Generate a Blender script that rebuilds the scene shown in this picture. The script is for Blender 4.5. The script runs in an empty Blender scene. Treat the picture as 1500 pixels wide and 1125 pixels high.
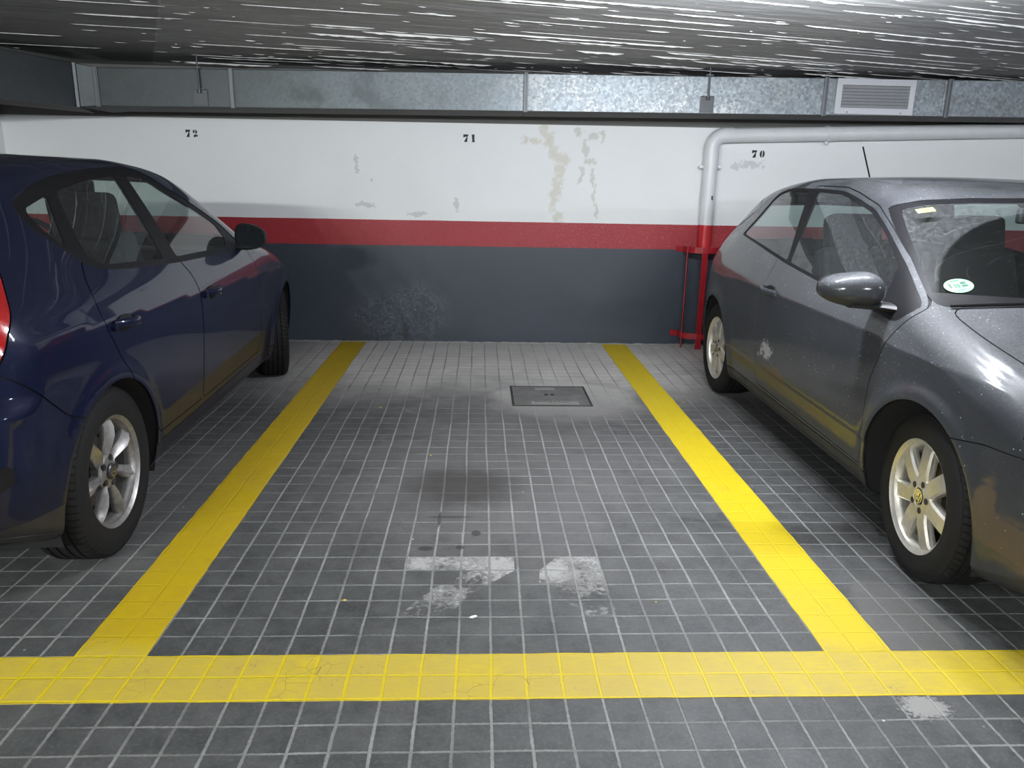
import bpy, bmesh, math, random
import numpy as np
from mathutils import Vector, Matrix
random.seed(7); np.random.seed(7)
PI = math.pi
SC = bpy.context.scene
COL = SC.collection

# ------------------------------------------------------------------ node helpers
class S:
    """wraps a node socket so that arithmetic builds Math nodes"""
    def __init__(s, nt, o): s.nt = nt; s.o = o
    def _m(s, op, b=None, c=None, rev=False, clamp=False):
        n = s.nt.nodes.new('ShaderNodeMath'); n.operation = op; n.use_clamp = clamp
        ins = [s, b, c]
        if rev: ins = [b, s, c]
        for i, v in enumerate(ins):
            if v is None: continue
            if isinstance(v, S): s.nt.links.new(v.o, n.inputs[i])
            else: n.inputs[i].default_value = v
        return S(s.nt, n.outputs[0])
    def __add__(s, b): return s._m('ADD', b)
    __radd__ = __add__
    def __sub__(s, b): return s._m('SUBTRACT', b)
    def __rsub__(s, b): return s._m('SUBTRACT', b, rev=True)
    def __mul__(s, b): return s._m('MULTIPLY', b)
    __rmul__ = __mul__
    def __truediv__(s, b): return s._m('DIVIDE', b)
    def __neg__(s): return s._m('MULTIPLY', -1.0)
    def __pow__(s, b): return s._m('POWER', b)
    def abs(s): return s._m('ABSOLUTE')
    def frac(s): return s._m('FRACT')
    def floor(s): return s._m('FLOOR')
    def min(s, b): return s._m('MINIMUM', b)
    def max(s, b): return s._m('MAXIMUM', b)
    def sqrt(s): return s._m('SQRT')
    def gt(s, b): return s._m('GREATER_THAN', b)
    def lt(s, b): return s._m('LESS_THAN', b)
    def atan2(s, b): return s._m('ARCTAN2', b)
    def sin(s): return s._m('SINE')
    def clamp(s): return s._m('ADD', 0.0, clamp=True)
    def ramp(s, a, b):
        n = s.nt.nodes.new('ShaderNodeMapRange'); n.interpolation_type = 'SMOOTHSTEP'
        s.nt.links.new(s.o, n.inputs[0])
        if a <= b:
            n.inputs[1].default_value = a; n.inputs[2].default_value = b
        else:
            n.inputs[1].default_value = b; n.inputs[2].default_value = a
            n.inputs[3].default_value = 1.0; n.inputs[4].default_value = 0.0
        return S(s.nt, n.outputs[0])

class M:
    def __init__(s, name, color=(.5, .5, .5), rough=.5, metal=0., coat=0., coat_rough=.03, spec=.5):
        s.m = bpy.data.materials.new(name); s.m.use_nodes = True
        s.nt = s.m.node_tree; s.b = s.nt.nodes['Principled BSDF']
        s.out = s.nt.nodes['Material Output']
        s.set('Base Color', (*color, 1)); s.set('Roughness', rough); s.set('Metallic', metal)
        s.set('Coat Weight', coat); s.set('Coat Roughness', coat_rough); s.set('Specular IOR Level', spec)
        s.m.diffuse_color = (*color, 1)
        s._tc = None
    def set(s, k, v):
        i = s.b.inputs[k]
        if isinstance(v, S): s.nt.links.new(v.o, i)
        else: i.default_value = v
    def tc(s, kind='Object'):
        if s._tc is None: s._tc = s.nt.nodes.new('ShaderNodeTexCoord')
        return s._tc.outputs[kind]
    def pos(s):
        g = s.nt.nodes.new('ShaderNodeNewGeometry'); return g.outputs['Position']
    def xyz(s, sock):
        n = s.nt.nodes.new('ShaderNodeSeparateXYZ'); s.nt.links.new(sock, n.inputs[0])
        return [S(s.nt, o) for o in n.outputs]
    def vec(s, x, y, z):
        n = s.nt.nodes.new('ShaderNodeCombineXYZ')
        for i, v in enumerate((x, y, z)):
            if isinstance(v, S): s.nt.links.new(v.o, n.inputs[i])
            else: n.inputs[i].default_value = v
        return n.outputs[0]
    def noise(s, vec=None, scale=5., detail=4., rough=.55, dist=0.):
        n = s.nt.nodes.new('ShaderNodeTexNoise')
        n.inputs['Scale'].default_value = scale; n.inputs['Detail'].default_value = detail
        n.inputs['Roughness'].default_value = rough; n.inputs['Distortion'].default_value = dist
        s.nt.links.new(vec if vec is not None else s.tc(), n.inputs['Vector'])
        return S(s.nt, n.outputs['Fac'])
    def voro(s, vec=None, scale=5., feature='F1', out='Distance', rand=1.):
        n = s.nt.nodes.new('ShaderNodeTexVoronoi'); n.feature = feature
        n.inputs['Scale'].default_value = scale; n.inputs['Randomness'].default_value = rand
        s.nt.links.new(vec if vec is not None else s.tc(), n.inputs['Vector'])
        return S(s.nt, n.outputs[out])
    def white(s, vec):
        n = s.nt.nodes.new('ShaderNodeTexWhiteNoise'); n.noise_dimensions = '3D'
        s.nt.links.new(vec, n.inputs['Vector']); return S(s.nt, n.outputs['Value'])
    def mix(s, f, a, b):
        n = s.nt.nodes.new('ShaderNodeMix'); n.data_type = 'RGBA'
        if isinstance(f, S): s.nt.links.new(f.o, n.inputs[0])
        else: n.inputs[0].default_value = f
        for k, v in ((6, a), (7, b)):
            if isinstance(v, S): s.nt.links.new(v.o, n.inputs[k])
            else: n.inputs[k].default_value = (*v, 1)
        return S(s.nt, n.outputs[2])
    def bump(s, h, strength=.3, dist=.01):
        n = s.nt.nodes.new('ShaderNodeBump'); n.inputs['Strength'].default_value = strength
        n.inputs['Distance'].default_value = dist; s.nt.links.new(h.o, n.inputs['Height'])
        s.nt.links.new(n.outputs[0], s.b.inputs['Normal']); return n

def simple(name, color, rough=.5, metal=0., var=.12, scale=14., **k):
    m = M(name, color, rough, metal, **k)
    n = m.noise(scale=scale)
    c = m.mix(n, tuple(v*(1-var) for v in color), tuple(min(1, v*(1+var)) for v in color))
    m.set('Base Color', c); m.set('Roughness', (n - .5)*.2 + rough)
    return m

# ------------------------------------------------------------------ object helpers
def mesh_obj(name, V, Fc, mat, parent=None, smooth=False, loc=None):
    me = bpy.data.meshes.new(name)
    me.from_pydata([tuple(v) for v in V], [], [tuple(f) for f in Fc])
    ms = mat if isinstance(mat, (list, tuple)) else [mat]
    for q in ms: me.materials.append(q.m if isinstance(q, M) else q)
    if smooth:
        me.polygons.foreach_set('use_smooth', [True]*len(me.polygons))
    me.update()
    o = bpy.data.objects.new(name, me); COL.objects.link(o)
    if parent: o.parent = parent
    if loc: o.location = loc
    return o

def bm_obj(name, bm, mat, parent=None, smooth=False, loc=None, angle=None):
    me = bpy.data.meshes.new(name)
    bmesh.ops.recalc_face_normals(bm, faces=bm.faces)
    bm.to_mesh(me); bm.free()
    me.materials.append(mat.m)
    if smooth:
        me.polygons.foreach_set('use_smooth', [True]*len(me.polygons))
        if angle is not None: me.set_sharp_from_angle(angle=angle)
    me.update()
    o = bpy.data.objects.new(name, me); COL.objects.link(o)
    if parent: o.parent = parent
    if loc: o.location = loc
    return o

def box(bm, c, s, rot=None, bev=0., seg=2):
    r = bmesh.ops.create_cube(bm, size=1.)
    vs = r['verts']
    mat = Matrix.Translation(c) @ (rot.to_4x4() if rot else Matrix()) @ Matrix.Diagonal((*s, 1))
    bmesh.ops.transform(bm, matrix=mat, verts=vs)
    if bev > 0:
        es = list({e for v in vs for e in v.link_edges})
        bmesh.ops.bevel(bm, geom=es, offset=bev, segments=seg, affect='EDGES', profile=.6)

def tube(bm, pts, r, n=12, caps=True, rads=None):
    pts = [Vector(p) for p in pts]; rings = []
    up = None
    for i, p in enumerate(pts):
        if i == 0: t = pts[1]-pts[0]
        elif i == len(pts)-1: t = pts[-1]-pts[-2]
        else: t = (pts[i+1]-p).normalized() + (p-pts[i-1]).normalized()
        t.normalize()
        if up is None:
            up = Vector((0, 0, 1)) if abs(t.z) < .9 else Vector((1, 0, 0))
        a = t.cross(up).normalized(); b = a.cross(t).normalized(); up = b
        rr = rads[i] if rads else r
        rings.append([bm.verts.new(p + a*math.cos(2*PI*k/n)*rr + b*math.sin(2*PI*k/n)*rr) for k in range(n)])
    for i in range(len(rings)-1):
        for k in range(n):
            bm.faces.new((rings[i][k], rings[i][(k+1) % n], rings[i+1][(k+1) % n], rings[i+1][k]))
    if caps:
        bm.faces.new(rings[0]); bm.faces.new(rings[-1])

def lathe(bm, prof, n=48, axis='Y', closed=False, a0=0., a1=2*PI):
    """prof: list of (radius, offset along axis)"""
    full = abs(a1-a0-2*PI) < 1e-6
    m = n if full else n+1
    rings = []
    for k in range(m):
        a = a0+(a1-a0)*k/n
        ring = []
        for (r, t) in prof:
            if axis == 'Y': p = (r*math.cos(a), t, r*math.sin(a))
            elif axis == 'Z': p = (r*math.cos(a), r*math.sin(a), t)
            else: p = (t, r*math.cos(a), r*math.sin(a))
            ring.append(bm.verts.new(p))
        rings.append(ring)
    L = len(prof)
    for k in range(n):
        A = rings[k]; B = rings[(k+1) % m]
        for i in range(L-1 + (1 if closed else 0)):
            j = (i+1) % L
            try: bm.faces.new((A[i], B[i], B[j], A[j]))
            except ValueError: pass

def prism(bm, poly, d0, d1, ax='Z'):
    """poly 2D outline extruded between d0 and d1; ax = extrusion axis"""
    def P(u, v, d):
        return {'Z': (u, v, d), 'Y': (u, d, v), 'X': (d, u, v)}[ax]
    a = [bm.verts.new(P(u, v, d0)) for u, v in poly]
    b = [bm.verts.new(P(u, v, d1)) for u, v in poly]
    n = len(poly)
    bm.faces.new(a); bm.faces.new(b[::-1])
    for i in range(n):
        bm.faces.new((a[i], a[(i+1) % n], b[(i+1) % n], b[i]))

def empty(name, label, cat, loc=(0, 0, 0), rotz=0., group=None):
    o = bpy.data.objects.new(name, None); COL.objects.link(o)
    o.location = loc; o.rotation_euler = (0, 0, rotz)
    return tag(o, label, cat, group)
def tag(o, label, cat, group=None):
    o['label'] = label; o['category'] = cat
    if group: o['group'] = group
    return o
def struct(o):
    o['kind'] = 'structure'; return o
# ================================================================== SETTING
CEIL = 2.14; WALLY = 4.4325; X0, X1, Y0, Y1 = -2.745, 9.0, -7.0, WALLY

def tile_grid(m):
    """paving joints every 10 cm; returns (joint mask 0..1, tile id vector, x, y)"""
    x, y, z = m.xyz(m.pos())
    n1 = m.noise(m.pos(), 1.3, 2); n2 = m.noise(m.vec(x*1.0, y*1.0, z + 9.0), 1.1, 2)
    u = (x + (n1 - .5)*.022)*10.; v = (y + (n2 - .5)*.022)*10.
    n3 = m.noise(m.pos(), 60., 3)
    w = (n3 - .5)*.060 + (n2 - .5)*.03
    du = .5 - (u.frac() - .5).abs(); dv = .5 - (v.frac() - .5).abs()
    ju = (du + w).ramp(.052, .030); jv = (dv + w).ramp(.045, .024)
    return ju, jv, m.vec(u.floor(), v.floor(), 0.), x, y

def ell(x, y, cx, cy, rx, ry):
    a = (x - cx)*(1./rx); b = (y - cy)*(1./ry)
    return 1. - (a*a + b*b).sqrt()

def floor_mat():
    m = M('paving', rough=.62)
    ju, jv, tid, x, y = tile_grid(m)
    rnd = m.white(tid)
    big = m.noise(m.pos(), .9, 5, .6); mid = m.noise(m.pos(), 5., 6, .65); fine = m.noise(m.pos(), 90., 4, .7)
    spk = m.voro(m.pos(), 70., rand=1.)
    t = (rnd*.30 + big*.75 + mid*.35 - .30).clamp()
    tile = m.mix(t, (.027, .029, .030), (.088, .089, .087))
    blot = m.noise(m.pos(), 13., 5, .7)
    tile = m.mix((blot - .42).clamp()*1.1, tile, (.150, .150, .146))
    tile = m.mix((.46 - blot).clamp()*1.6, tile, (.018, .018, .019))
    tile = m.mix((fine - .5)*1.4, tile, (.19, .19, .185))
    tile = m.mix(spk.ramp(.10, .05)*.35*(mid.ramp(.45, .6)), tile, (.42, .42, .40))
    # trodden pale dust near the wall and round the manhole
    d1 = (y + (big - .5)*1.6 + (mid - .5)*.9).ramp(1.9, 3.7)*(x.ramp(-1.1, .1))
    d2 = (ell(x, y, 1.50, 2.74, .62, .62) + (mid - .5)*.5).ramp(.0, .42)
    d4 = (ell(x, y, 1.9, 4.3, 1.4, .85) + (mid - .5)*.5).ramp(-.1, .6)
    d3 = (ell(x, y, -.35, 1.2, .55, 1.2) + (mid - .5)*.8).ramp(.1, .7)*.25
    d5 = (ell(x, y, 1.12, 1.5, 1.15, 1.75) + (mid - .5)*.9 + (big - .5)*.8).ramp(.0, .7)
    dust = (d1*.85).max(d5*.36).max(d2*.80).max(d4*.72).max(d3)
    dust = dust*(mid*.55 + .66)
    c = m.mix(dust.clamp(), tile, m.mix(y.ramp(2.2, 3.4), (.21, .205, .195), (.66, .645, .61)))
    jn = m.noise(m.vec(x*.7, y*2.2, 0.), 3.3, 4)
    jn2 = m.noise(m.vec(x*2.6, y*.8, 3.), 2.9, 4)
    jmask = (ju*(.50 + .50*jn2.ramp(.34, .55))).max(jv*(.30 + .70*jn.ramp(.38, .60)))
    jc = m.mix((mid*.6 + fine*.4).ramp(.25, .75), (.12, .12, .115), (.32, .32, .305))
    jd = m.noise(m.pos(), 2.6, 3).ramp(.60, .70)
    jc = m.mix(jd*.8, jc, (.05, .05, .05))
    jc = m.mix(d5*.5, jc, (.34, .335, .32))
    c = m.mix(jmask*(1. - d2*.55)*(1. - d4*.45), c, jc)
    # oil stain, rubber spots, dirt
    oil = (ell(x, y, .88, 1.28, .34, .30) + (mid - .5)*.7).ramp(.0, .65)
    c = m.mix(oil*.62, c, (.022, .018, .016))
    for (a, b, r1, r2) in ((.76, .67, .035, .022), (.95, .80, .022, .03), (.84, .95, .11, .008), (.80, .93, .008, .08), (.89, .68, .02, .02)):
        c = m.mix((ell(x, y, a, b, r1, r2) + (fine - .5)*.5).ramp(0, .3)*.75, c, (.02, .02, .02))
    # bare cement fillet strip right of the right line
    pt = (ell(x, y, 2.33, .12, .13, .34) + (mid - .5)*.3).ramp(0., .15)
    c = m.mix(pt*.55, c, (.12, .115, .105))
    ck = (ell(x, y, 2.17, -.255, .085, .06) + (fine - .5)*1.6 + (mid - .5)).ramp(.1, .4)
    c = m.mix(ck*.8, c, (.33, .32, .30))
    # crumbs of yellow paint
    yv = m.voro(m.pos(), 3.7, rand=1.)
    c = m.mix(yv.ramp(.032, .022)*(x.ramp(-.3, 0)), c, (.72, .50, .03))
    wv = m.voro(m.vec(x + 5.3, y + 1.7, 0.), 6.1, rand=1.)
    c = m.mix(wv.ramp(.03, .015)*mid.ramp(.45, .55), c, (.6, .6, .56))
    m.set('Base Color', c)
    m.set('Roughness', (.60 + (mid - .5)*.35 - oil*.12))
    h = (1. - jmask)*.9 + fine*.22 + mid*.15
    m.bump(h, .55, .004)
    return m
M_FLOOR = floor_mat()

def yellow_mat():
    m = M('yellow_paint', rough=.5)
    ju, jv, tid, x, y = tile_grid(m)
    mid = m.noise(m.pos(), 5., 6, .65); fine = m.noise(m.vec(x*14., y*60., 0.), 1.6, 4, .7); gr = m.noise(m.pos(), 90., 4, .7)
    rnd = m.white(tid)
    j = ju.max(jv)
    # the cross line is the more worn one; the two bay lines are thicker paint
    front = y.ramp(.12, -.02)
    rgt = x.ramp(1.6, 2.3)
    worn = (fine*.75 + mid*.7 + rnd*.12 - .42 + (front - .5)*.42 - rgt*.16 - (y.ramp(1.6, 3.))*.25)
    worn = worn.ramp(.05, .75)*(1. - j)
    c = m.mix(worn*.80, (.63, .475, .006), (.45, .335, .075))
    side = (1. - front)*(x.ramp(.8, .3))
    c = m.mix(side*.8, c, m.mix(worn*.6, (.46, .31, .005), (.28, .21, .065)))
    holes = (gr*.6 + mid*.4).ramp(.60, .66)*(1. - j)*.5
    c = m.mix(holes, c, (.13, .125, .115))
    crk = m.voro(m.pos(), 17., 'DISTANCE_TO_EDGE', 'Distance').ramp(.012, .004)*m.noise(m.pos(), 3., 2).ramp(.6, .7)
    c = m.mix(crk*.7, c, (.07, .065, .05))
    c = m.mix(ell(x, y, .2, 0., .9, 0.05).max(0.)*0.0, c, c)
    m.set('Base Color', c); m.set('Roughness', .42 + mid*.2)
    m.bump(1. - j*.9 + gr*.12 + fine*.12, .45, .004)
    return m
M_YELLOW = yellow_mat()

def white_worn_mat():
    m = M('worn_white_paint', (.52, .51, .49), .7)
    x, y, z = m.xyz(m.pos())
    ju, jv, tid, x, y = tile_grid(m)
    mid = m.noise(m.pos(), 8., 6, .7); gr = m.noise(m.pos(), 50., 5, .75)
    sol = (ell(x, y, 1.04, .53, .14, .09)).max(ell(x, y, 1.24, .50, .10, .10)).max(ell(x, y, .76, .54, .07, .07)*.8)
    a = (gr*.7 + mid*.7 - .55 + sol.clamp()*.16 + (y - .4)*.35).ramp(.06, .34)*(1. - ju.max(jv)*.75)
    tr = m.nt.nodes.new('ShaderNodeBsdfTransparent'); mx = m.nt.nodes.new('ShaderNodeMixShader')
    m.nt.links.new((a*.62).o, mx.inputs[0]); m.nt.links.new(tr.outputs[0], mx.inputs[1]); m.nt.links.new(m.b.outputs[0], mx.inputs[2])
    m.nt.links.new(mx.outputs[0], m.out.inputs['Surface'])
    m.bump(gr, .3, .002)
    return m
M_WORN = white_worn_mat()

def wall_mat(bands=True):
    m = M('painted_plaster', rough=.6)
    x, y, z = m.xyz(m.pos())
    n = m.noise(m.pos(), 2.2, 5, .6); f = m.noise(m.pos(), 110., 3, .6); mid = m.noise(m.pos(), 14., 5, .65)
    white = m.mix(n, (.74, .76, .765), (.82, .83, .83))
    grime = m.noise(m.pos(), 9., 5, .7).ramp(.66, .76)*.25
    white = m.mix(grime, white, (.50, .49, .46))
    if bands:
        # damp stains and flaking under the duct
        wx = x + (m.noise(m.pos(), 11., 5, .7) - .5)*.13
        wz = z + (m.noise(m.vec(x, z, 3.1), 13., 5, .7) - .5)*.10
        blobs = [(1.47, 1.74, .05, .09), (1.50, 1.65, .055, .09), (1.55, 1.56, .055, .07), (1.61, 1.52, .085, .065),
                 (1.60, 1.42, .05, .10), (1.57, 1.30, .055, .12), (1.55, 1.18, .05, .12), (1.60, 1.06, .06, .06),
                 (1.30, 1.655, .035, .05), (1.38, 1.65, .07, .03)]
        b2 = [(1.73, 1.73, .06, .05), (1.85, 1.69, .06, .04), (1.79, 1.60, .035, .09), (1.83, 1.50, .07, .05),
              (1.77, 1.42, .03, .10), (1.76, 1.36, .02, .06), (1.86, 1.38, .02, .12), (1.88, 1.25, .02, .14), (1.90, 1.12, .018, .10), (1.93, 1.70, .03, .07)]
        def un(bl):
            r = None
            for b in bl:
                e = ell(wx, wz, *b); r = e if r is None else r.max(e)
            return r
        s1 = un(blobs); s2 = un(b2)
        flake = m.noise(m.pos(), 26., 5, .75)
        k1 = (s1 + (flake - .5)*2.2 + (f - .5)*.8).ramp(.02, .55); k2 = (s2 + (flake - .5)*2.2).ramp(.2, .55)
        white = m.mix(k1*.50, white, m.mix(mid, (.42, .41, .33), (.66, .60, .42)))
        white = m.mix(k2*.50, white, m.mix(mid, (.33, .34, .33), (.56, .53, .40)))
        edge = m.voro(m.pos(), 60.).ramp(.16, .05)*(s1.max(s2) + .25).ramp(.0, .4)
        white = m.mix(edge*.5, white, (.28, .28, .26))
        sm = None
        for b in ((.08, 1.32, .02, .02), (.03, 1.13, .14, .03), (.77, 1.15, .03, .09), (.45, 1.06, .10, .03), (-.03, 1.45, .012, .12), (3.15, 1.50, .16, .05), (3.02, 1.48, .05, .04)):
            e = ell(wx, wz, *b); sm = e if sm is None else sm.max(e)
        white = m.mix((sm + (flake - .5)*2.4).ramp(.25, .5)*.45, white, (.36, .37, .38))
        blk = m.voro(m.vec(x, 0., z), 26.).ramp(.07, .04)*ell(x, z, 3.12, 1.52, .15, .06).gt(0.)
        white = m.mix(blk*.6, white, (.12, .12, .12))
        # bands
        wav = (n - .5)*.006 + (f - .5)*.004
        stip = m.voro(m.pos(), 120.).ramp(.1, .55)
        red = m.mix(stip*.5 + n*.4, (.25, .009, .014), (.38, .030, .040))
        red = m.mix(f.ramp(.60, .72)*(x.ramp(.6, 2.2))*.40, red, (.72, .42, .45))
        gry = m.mix(n, (.034, .043, .058), (.046, .056, .073))
        gx = (m.noise(m.pos(), 9., 6, .75, .8) - .5).abs()
        area = (ell(x, z, .35, .20, .48, .42) + (n - .5)).ramp(.05, .6)
        gry = m.mix(gx.ramp(.02, .0)*area*.55, gry, (.20, .215, .235))
        gry = m.mix(f.ramp(.56, .70)*area*.35, gry, (.22, .22, .24))
        chips = m.voro(m.vec(x, 0., z), 22.).ramp(.085, .05)*area*m.noise(m.pos(), 8., 2).ramp(.52, .56)
        gry = m.mix(chips, gry, (.70, .71, .72))
        gry = m.mix(ell(x, z, .335, .09, .035, .10).ramp(0, .4)*.7, gry, (.03, .028, .03))
        upper = (z + wav - 1.0125).gt(0.); mid_b = (z + wav - .809).gt(0.)
        c = m.mix(upper, m.mix(mid_b, gry, red), white)
        top = (z - x*.0035 - 1.768).ramp(-.002, .002)
        c = m.mix(top, c, (.135, .135, .125))
        low = (z + (mid - .5)*.03).ramp(.012, .004)*.8
        c = m.mix(low, c, (.30, .29, .27))
        m.set('Base Color', c)
        rr = .62 - upper._m('SUBTRACT', 1.0, rev=True)*.22
        m.set('Roughness', rr)
        rb = (1. - upper)*mid_b
        h = f*.22 + mid*.25 + stip*rb*1.1 + gx.ramp(0., .05)*area*(1. - mid_b)*.4 + k1*.4
        m.bump(h, .35, .005)
    else:
        c = m.mix((z - 1.0125).gt(0.), m.mix((z - .809).gt(0.), (.085, .10, .122), (.42, .02, .03)), white)
        m.set('Base Color', c); m.bump(f*.3 + mid*.3, .3, .005)
    return m
M_WALL = wall_mat(True); M_WALL2 = wall_mat(False)

def ceil_mat():
    m = M('board_marked_concrete', rough=.65)
    x, y, z = m.xyz(m.pos())
    bend = m.noise(m.vec(x*.35, y*.5, 4.), 1.0, 2)
    ang = math.radians(15)
    along = x*math.cos(ang) + y*math.sin(ang); across = y*math.cos(ang) - x*math.sin(ang) + (bend - .5)*.45
    w1 = m.noise(m.vec(along*.55, across*3.2, 0.), 1.0, 5, .6)
    n2 = m.noise(m.vec(along*1.2, across*9.0, 0.), 1.4, 6, .65)
    fine = m.noise(m.pos(), 75., 4, .7); edge = m.noise(m.vec(along*11., across*34., 0.), 1., 4, .75)
    def streaks(pitch, off, lo, width, l, seed):
        a = (across + (w1 - .5)*.09)*(1./pitch) + off
        p = a.frac(); row = a.floor()
        g = m.noise(m.vec(along*l + row*7.13, row*3.7 + seed, 0.), 1.0, 4, .75)
        t = g.ramp(lo, lo + .14)*width*(edge*1.3)
        return (t - p).ramp(-.015, .02)*g.ramp(lo, lo + .03), p
    s1, p1 = streaks(.118, 0., .49, .17, 1.0, 0.)
    s2, p2 = streaks(.057, .37, .53, .20, 1.7, 9.)
    s3, p3 = streaks(.029, .11, .57, .34, 3.1, 17.)
    flk = m.voro(m.vec(along*8., across*24., 0.), 1.).ramp(.13, .07)*m.noise(m.pos(), 2.5, 3).ramp(.50, .58)
    side = (x + .55 + (y - 2.02)*.415)          # formwork joint: negative on the left board
    k = side.gt(0.)
    lines = s1.max(s2*.9).max(s3*.7).max(flk*.8)*(k*.65 + .35)
    base = m.mix((n2*.7 + w1*.6 - .15).clamp(), (.26, .26, .25), (.50, .50, .50))
    base = m.mix((1. - k)*.45, base, (.13, .13, .12))
    c = m.mix(lines*(.6 + edge*.5).clamp(), base, (.95, .95, .94))  # white streaks paint in the light caught along the board ridges
    jt = (side.abs()).ramp(.012, .004)*m.noise(m.pos(), 6., 4).ramp(.45, .55)
    c = m.mix(jt*.5, c, (.6, .6, .58))
    m.set('Base Color', c)
    m.bump(w1*3.2 + n2*1.3 + fine*.06 + lines*.25 + p1*.5, .40, .016)
    return m
M_CEIL = ceil_mat()
M_CONC = simple('plain_concrete', (.07, .07, .07), .7, var=.2, scale=3.)

def slab(name, x0, x1, y0, y1, z0, z1, mat):
    bm = bmesh.new(); box(bm, ((x0+x1)/2, (y0+y1)/2, (z0+z1)/2), (x1-x0, y1-y0, z1-z0))
    return struct(bm_obj(name, bm, mat))
slab('floor', X0-.2, X1+.2, Y0-.2, Y1+.2, -.2, 0, M_FLOOR)
slab('ceiling', X0-.2, X1+.2, Y0-.2, Y1+.2, CEIL, CEIL+.2, M_CEIL)
def ceiling_ridges(o):
    """ragged ridges left by the formwork boards, standing a few millimetres proud of the slab"""
    rnd = random.Random(11); V = []; Fc = []
    def ridge(x, y, L, w, d, ang):
        n = max(3, int(L/.035)); base = len(V); ca, sa = math.cos(ang), math.sin(ang); wob = 0.; e = rnd.uniform(.4, 1.)
        for i in range(n+1):
            t = i/n; wob += rnd.uniform(-.0016, .0016); k = min(1., min(t, 1-t)*n/1.6)*rnd.uniform(.45, 1.15)
            u = t*L; px = x+ca*u-sa*wob; py = y+sa*u+ca*wob; ww = w*max(.12, k)
            V.extend([(px+sa*ww*.5, py-ca*ww*.5, CEIL+.001), (px-sa*ww*.05, py+ca*ww*.05, CEIL-.0005-d*k), (px-sa*ww*.5, py+ca*ww*.5, CEIL+.001)])
        for i in range(n):
            a = base+3*i
            Fc.extend([(a, a+3, a+4, a+1), (a+1, a+4, a+5, a+2)])
    row = 0; y0 = -.4
    while y0 < 5.6:
        x = -3.2+rnd.uniform(0, 1); dens = rnd.uniform(.35, .95); th = rnd.choice([.5, .7, 1., 1., 1.5])
        while x < 7.5:
            ang = math.radians(12+1.6*max(-1, min(5, x)))+rnd.uniform(-.01, .01)
            yy = y0+(x+3)*.21+.012*(max(0, x))**2; L = rnd.uniform(.15, 1.3)*rnd.choice([.5, 1, 1.4])
            left = x+.55+(yy-2.02)*.415 < 0
            p = dens*(.30 if left else 1.)
            if rnd.random() < p and 1.2 < yy+.1 and yy+L*math.sin(ang) < Y1-.05:
                if left: L = min(L, max(.05, -(x+.55+(yy-2.02)*.415)))
                ridge(x, yy, L, rnd.uniform(.007, .016)*th*(.7 if left else 1), rnd.uniform(.003, .0075)*th*(.6 if left else 1), ang)
            x += L+rnd.expovariate(1/.38)
        y0 += rnd.uniform(.055, .12)
    for _ in range(350):
        x = rnd.uniform(-2.6, 6.5); yy = rnd.uniform(1.4, 4.25)
        if x+.55+(yy-2.02)*.415 < 0 and rnd.random() < .8: continue
        ridge(x, yy, rnd.uniform(.015, .10), rnd.uniform(.003, .009), rnd.uniform(.002, .005), math.radians(15)+rnd.uniform(-.1, .1))
    me = o.data; n0 = len(me.vertices)
    bm = bmesh.new(); bm.from_mesh(me); vs = [bm.verts.new(v) for v in V]
    for f in Fc:
        q = bm.faces.new([vs[k] for k in f]); q.material_index = 1
    bm.to_mesh(me); bm.free(); me.materials.append(simple('lit_ridge_white', (.80, .80, .78), .7, var=.08).m)  # ridges coloured white for the grazing light they catch
ceiling_ridges(bpy.data.objects['ceiling'])
slab('wall_back', X0-.2, X1+.2, WALLY, WALLY+.2, 0, CEIL, M_WALL)
slab('wall_left', X0-.2, X0, Y0, Y1, 0, CEIL, M_WALL2)
slab('wall_right', X1, X1+.2, Y0, Y1, 0, CEIL, M_CONC)
slab('wall_front', X0-.2, X1+.2, Y0-.2, Y0, 0, CEIL, M_CONC)

# ---------------------------------------------------------------- painted lines (thin raised paint)
def ragged(x0, y0, x1, y1, step=.05, amp=.0018):
    """rectangle outline with slightly ragged brush edge"""
    P = []
    def seg(a, b):
        L = math.dist(a, b); n = max(1, int(L/step)); nx, ny = (b[1]-a[1])/L, -(b[0]-a[0])/L
        for i in range(n):
            t = i/n; r = random.uniform(-amp, amp) if 0 < i else 0
            P.append((a[0]+(b[0]-a[0])*t+nx*r, a[1]+(b[1]-a[1])*t+ny*r))
    seg((x0, y0), (x1, y0)); seg((x1, y0), (x1, y1)); seg((x1, y1), (x0, y1)); seg((x0, y1), (x0, y0))
    return P
def paint(name, poly, mat, h, label, cat, group=None, z0=0.0003):
    bm = bmesh.new(); prism(bm, poly, z0, h)
    bmesh.ops.triangulate(bm, faces=[f for f in bm.faces if len(f.verts) > 4])
    return tag(bm_obj(name, bm, mat), label, cat, group)
paint('parking_line', ragged(X0+.05, -.205, 6.5, 0.), M_YELLOW, .0016,
      'yellow painted line running across the front of the bays, nearest the camera', 'parking line', 'painted bay lines')
paint('parking_line', ragged(-.203, .0005, .002, WALLY-.01), M_YELLOW, .0016,
      'yellow painted bay line on the paving between the dark blue car and the empty bay', 'parking line', 'painted bay lines')
paint('parking_line', ragged(2.0, .0005, 2.205, WALLY-.01), M_YELLOW, .0016,
      'bright yellow painted bay line on the paving between the empty bay and the grey car', 'parking line', 'painted bay lines')
n71 = empty('painted_floor_number', 'worn white painted number 71 on the paving of the empty bay', 'floor number', (0, 0, 0))
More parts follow.
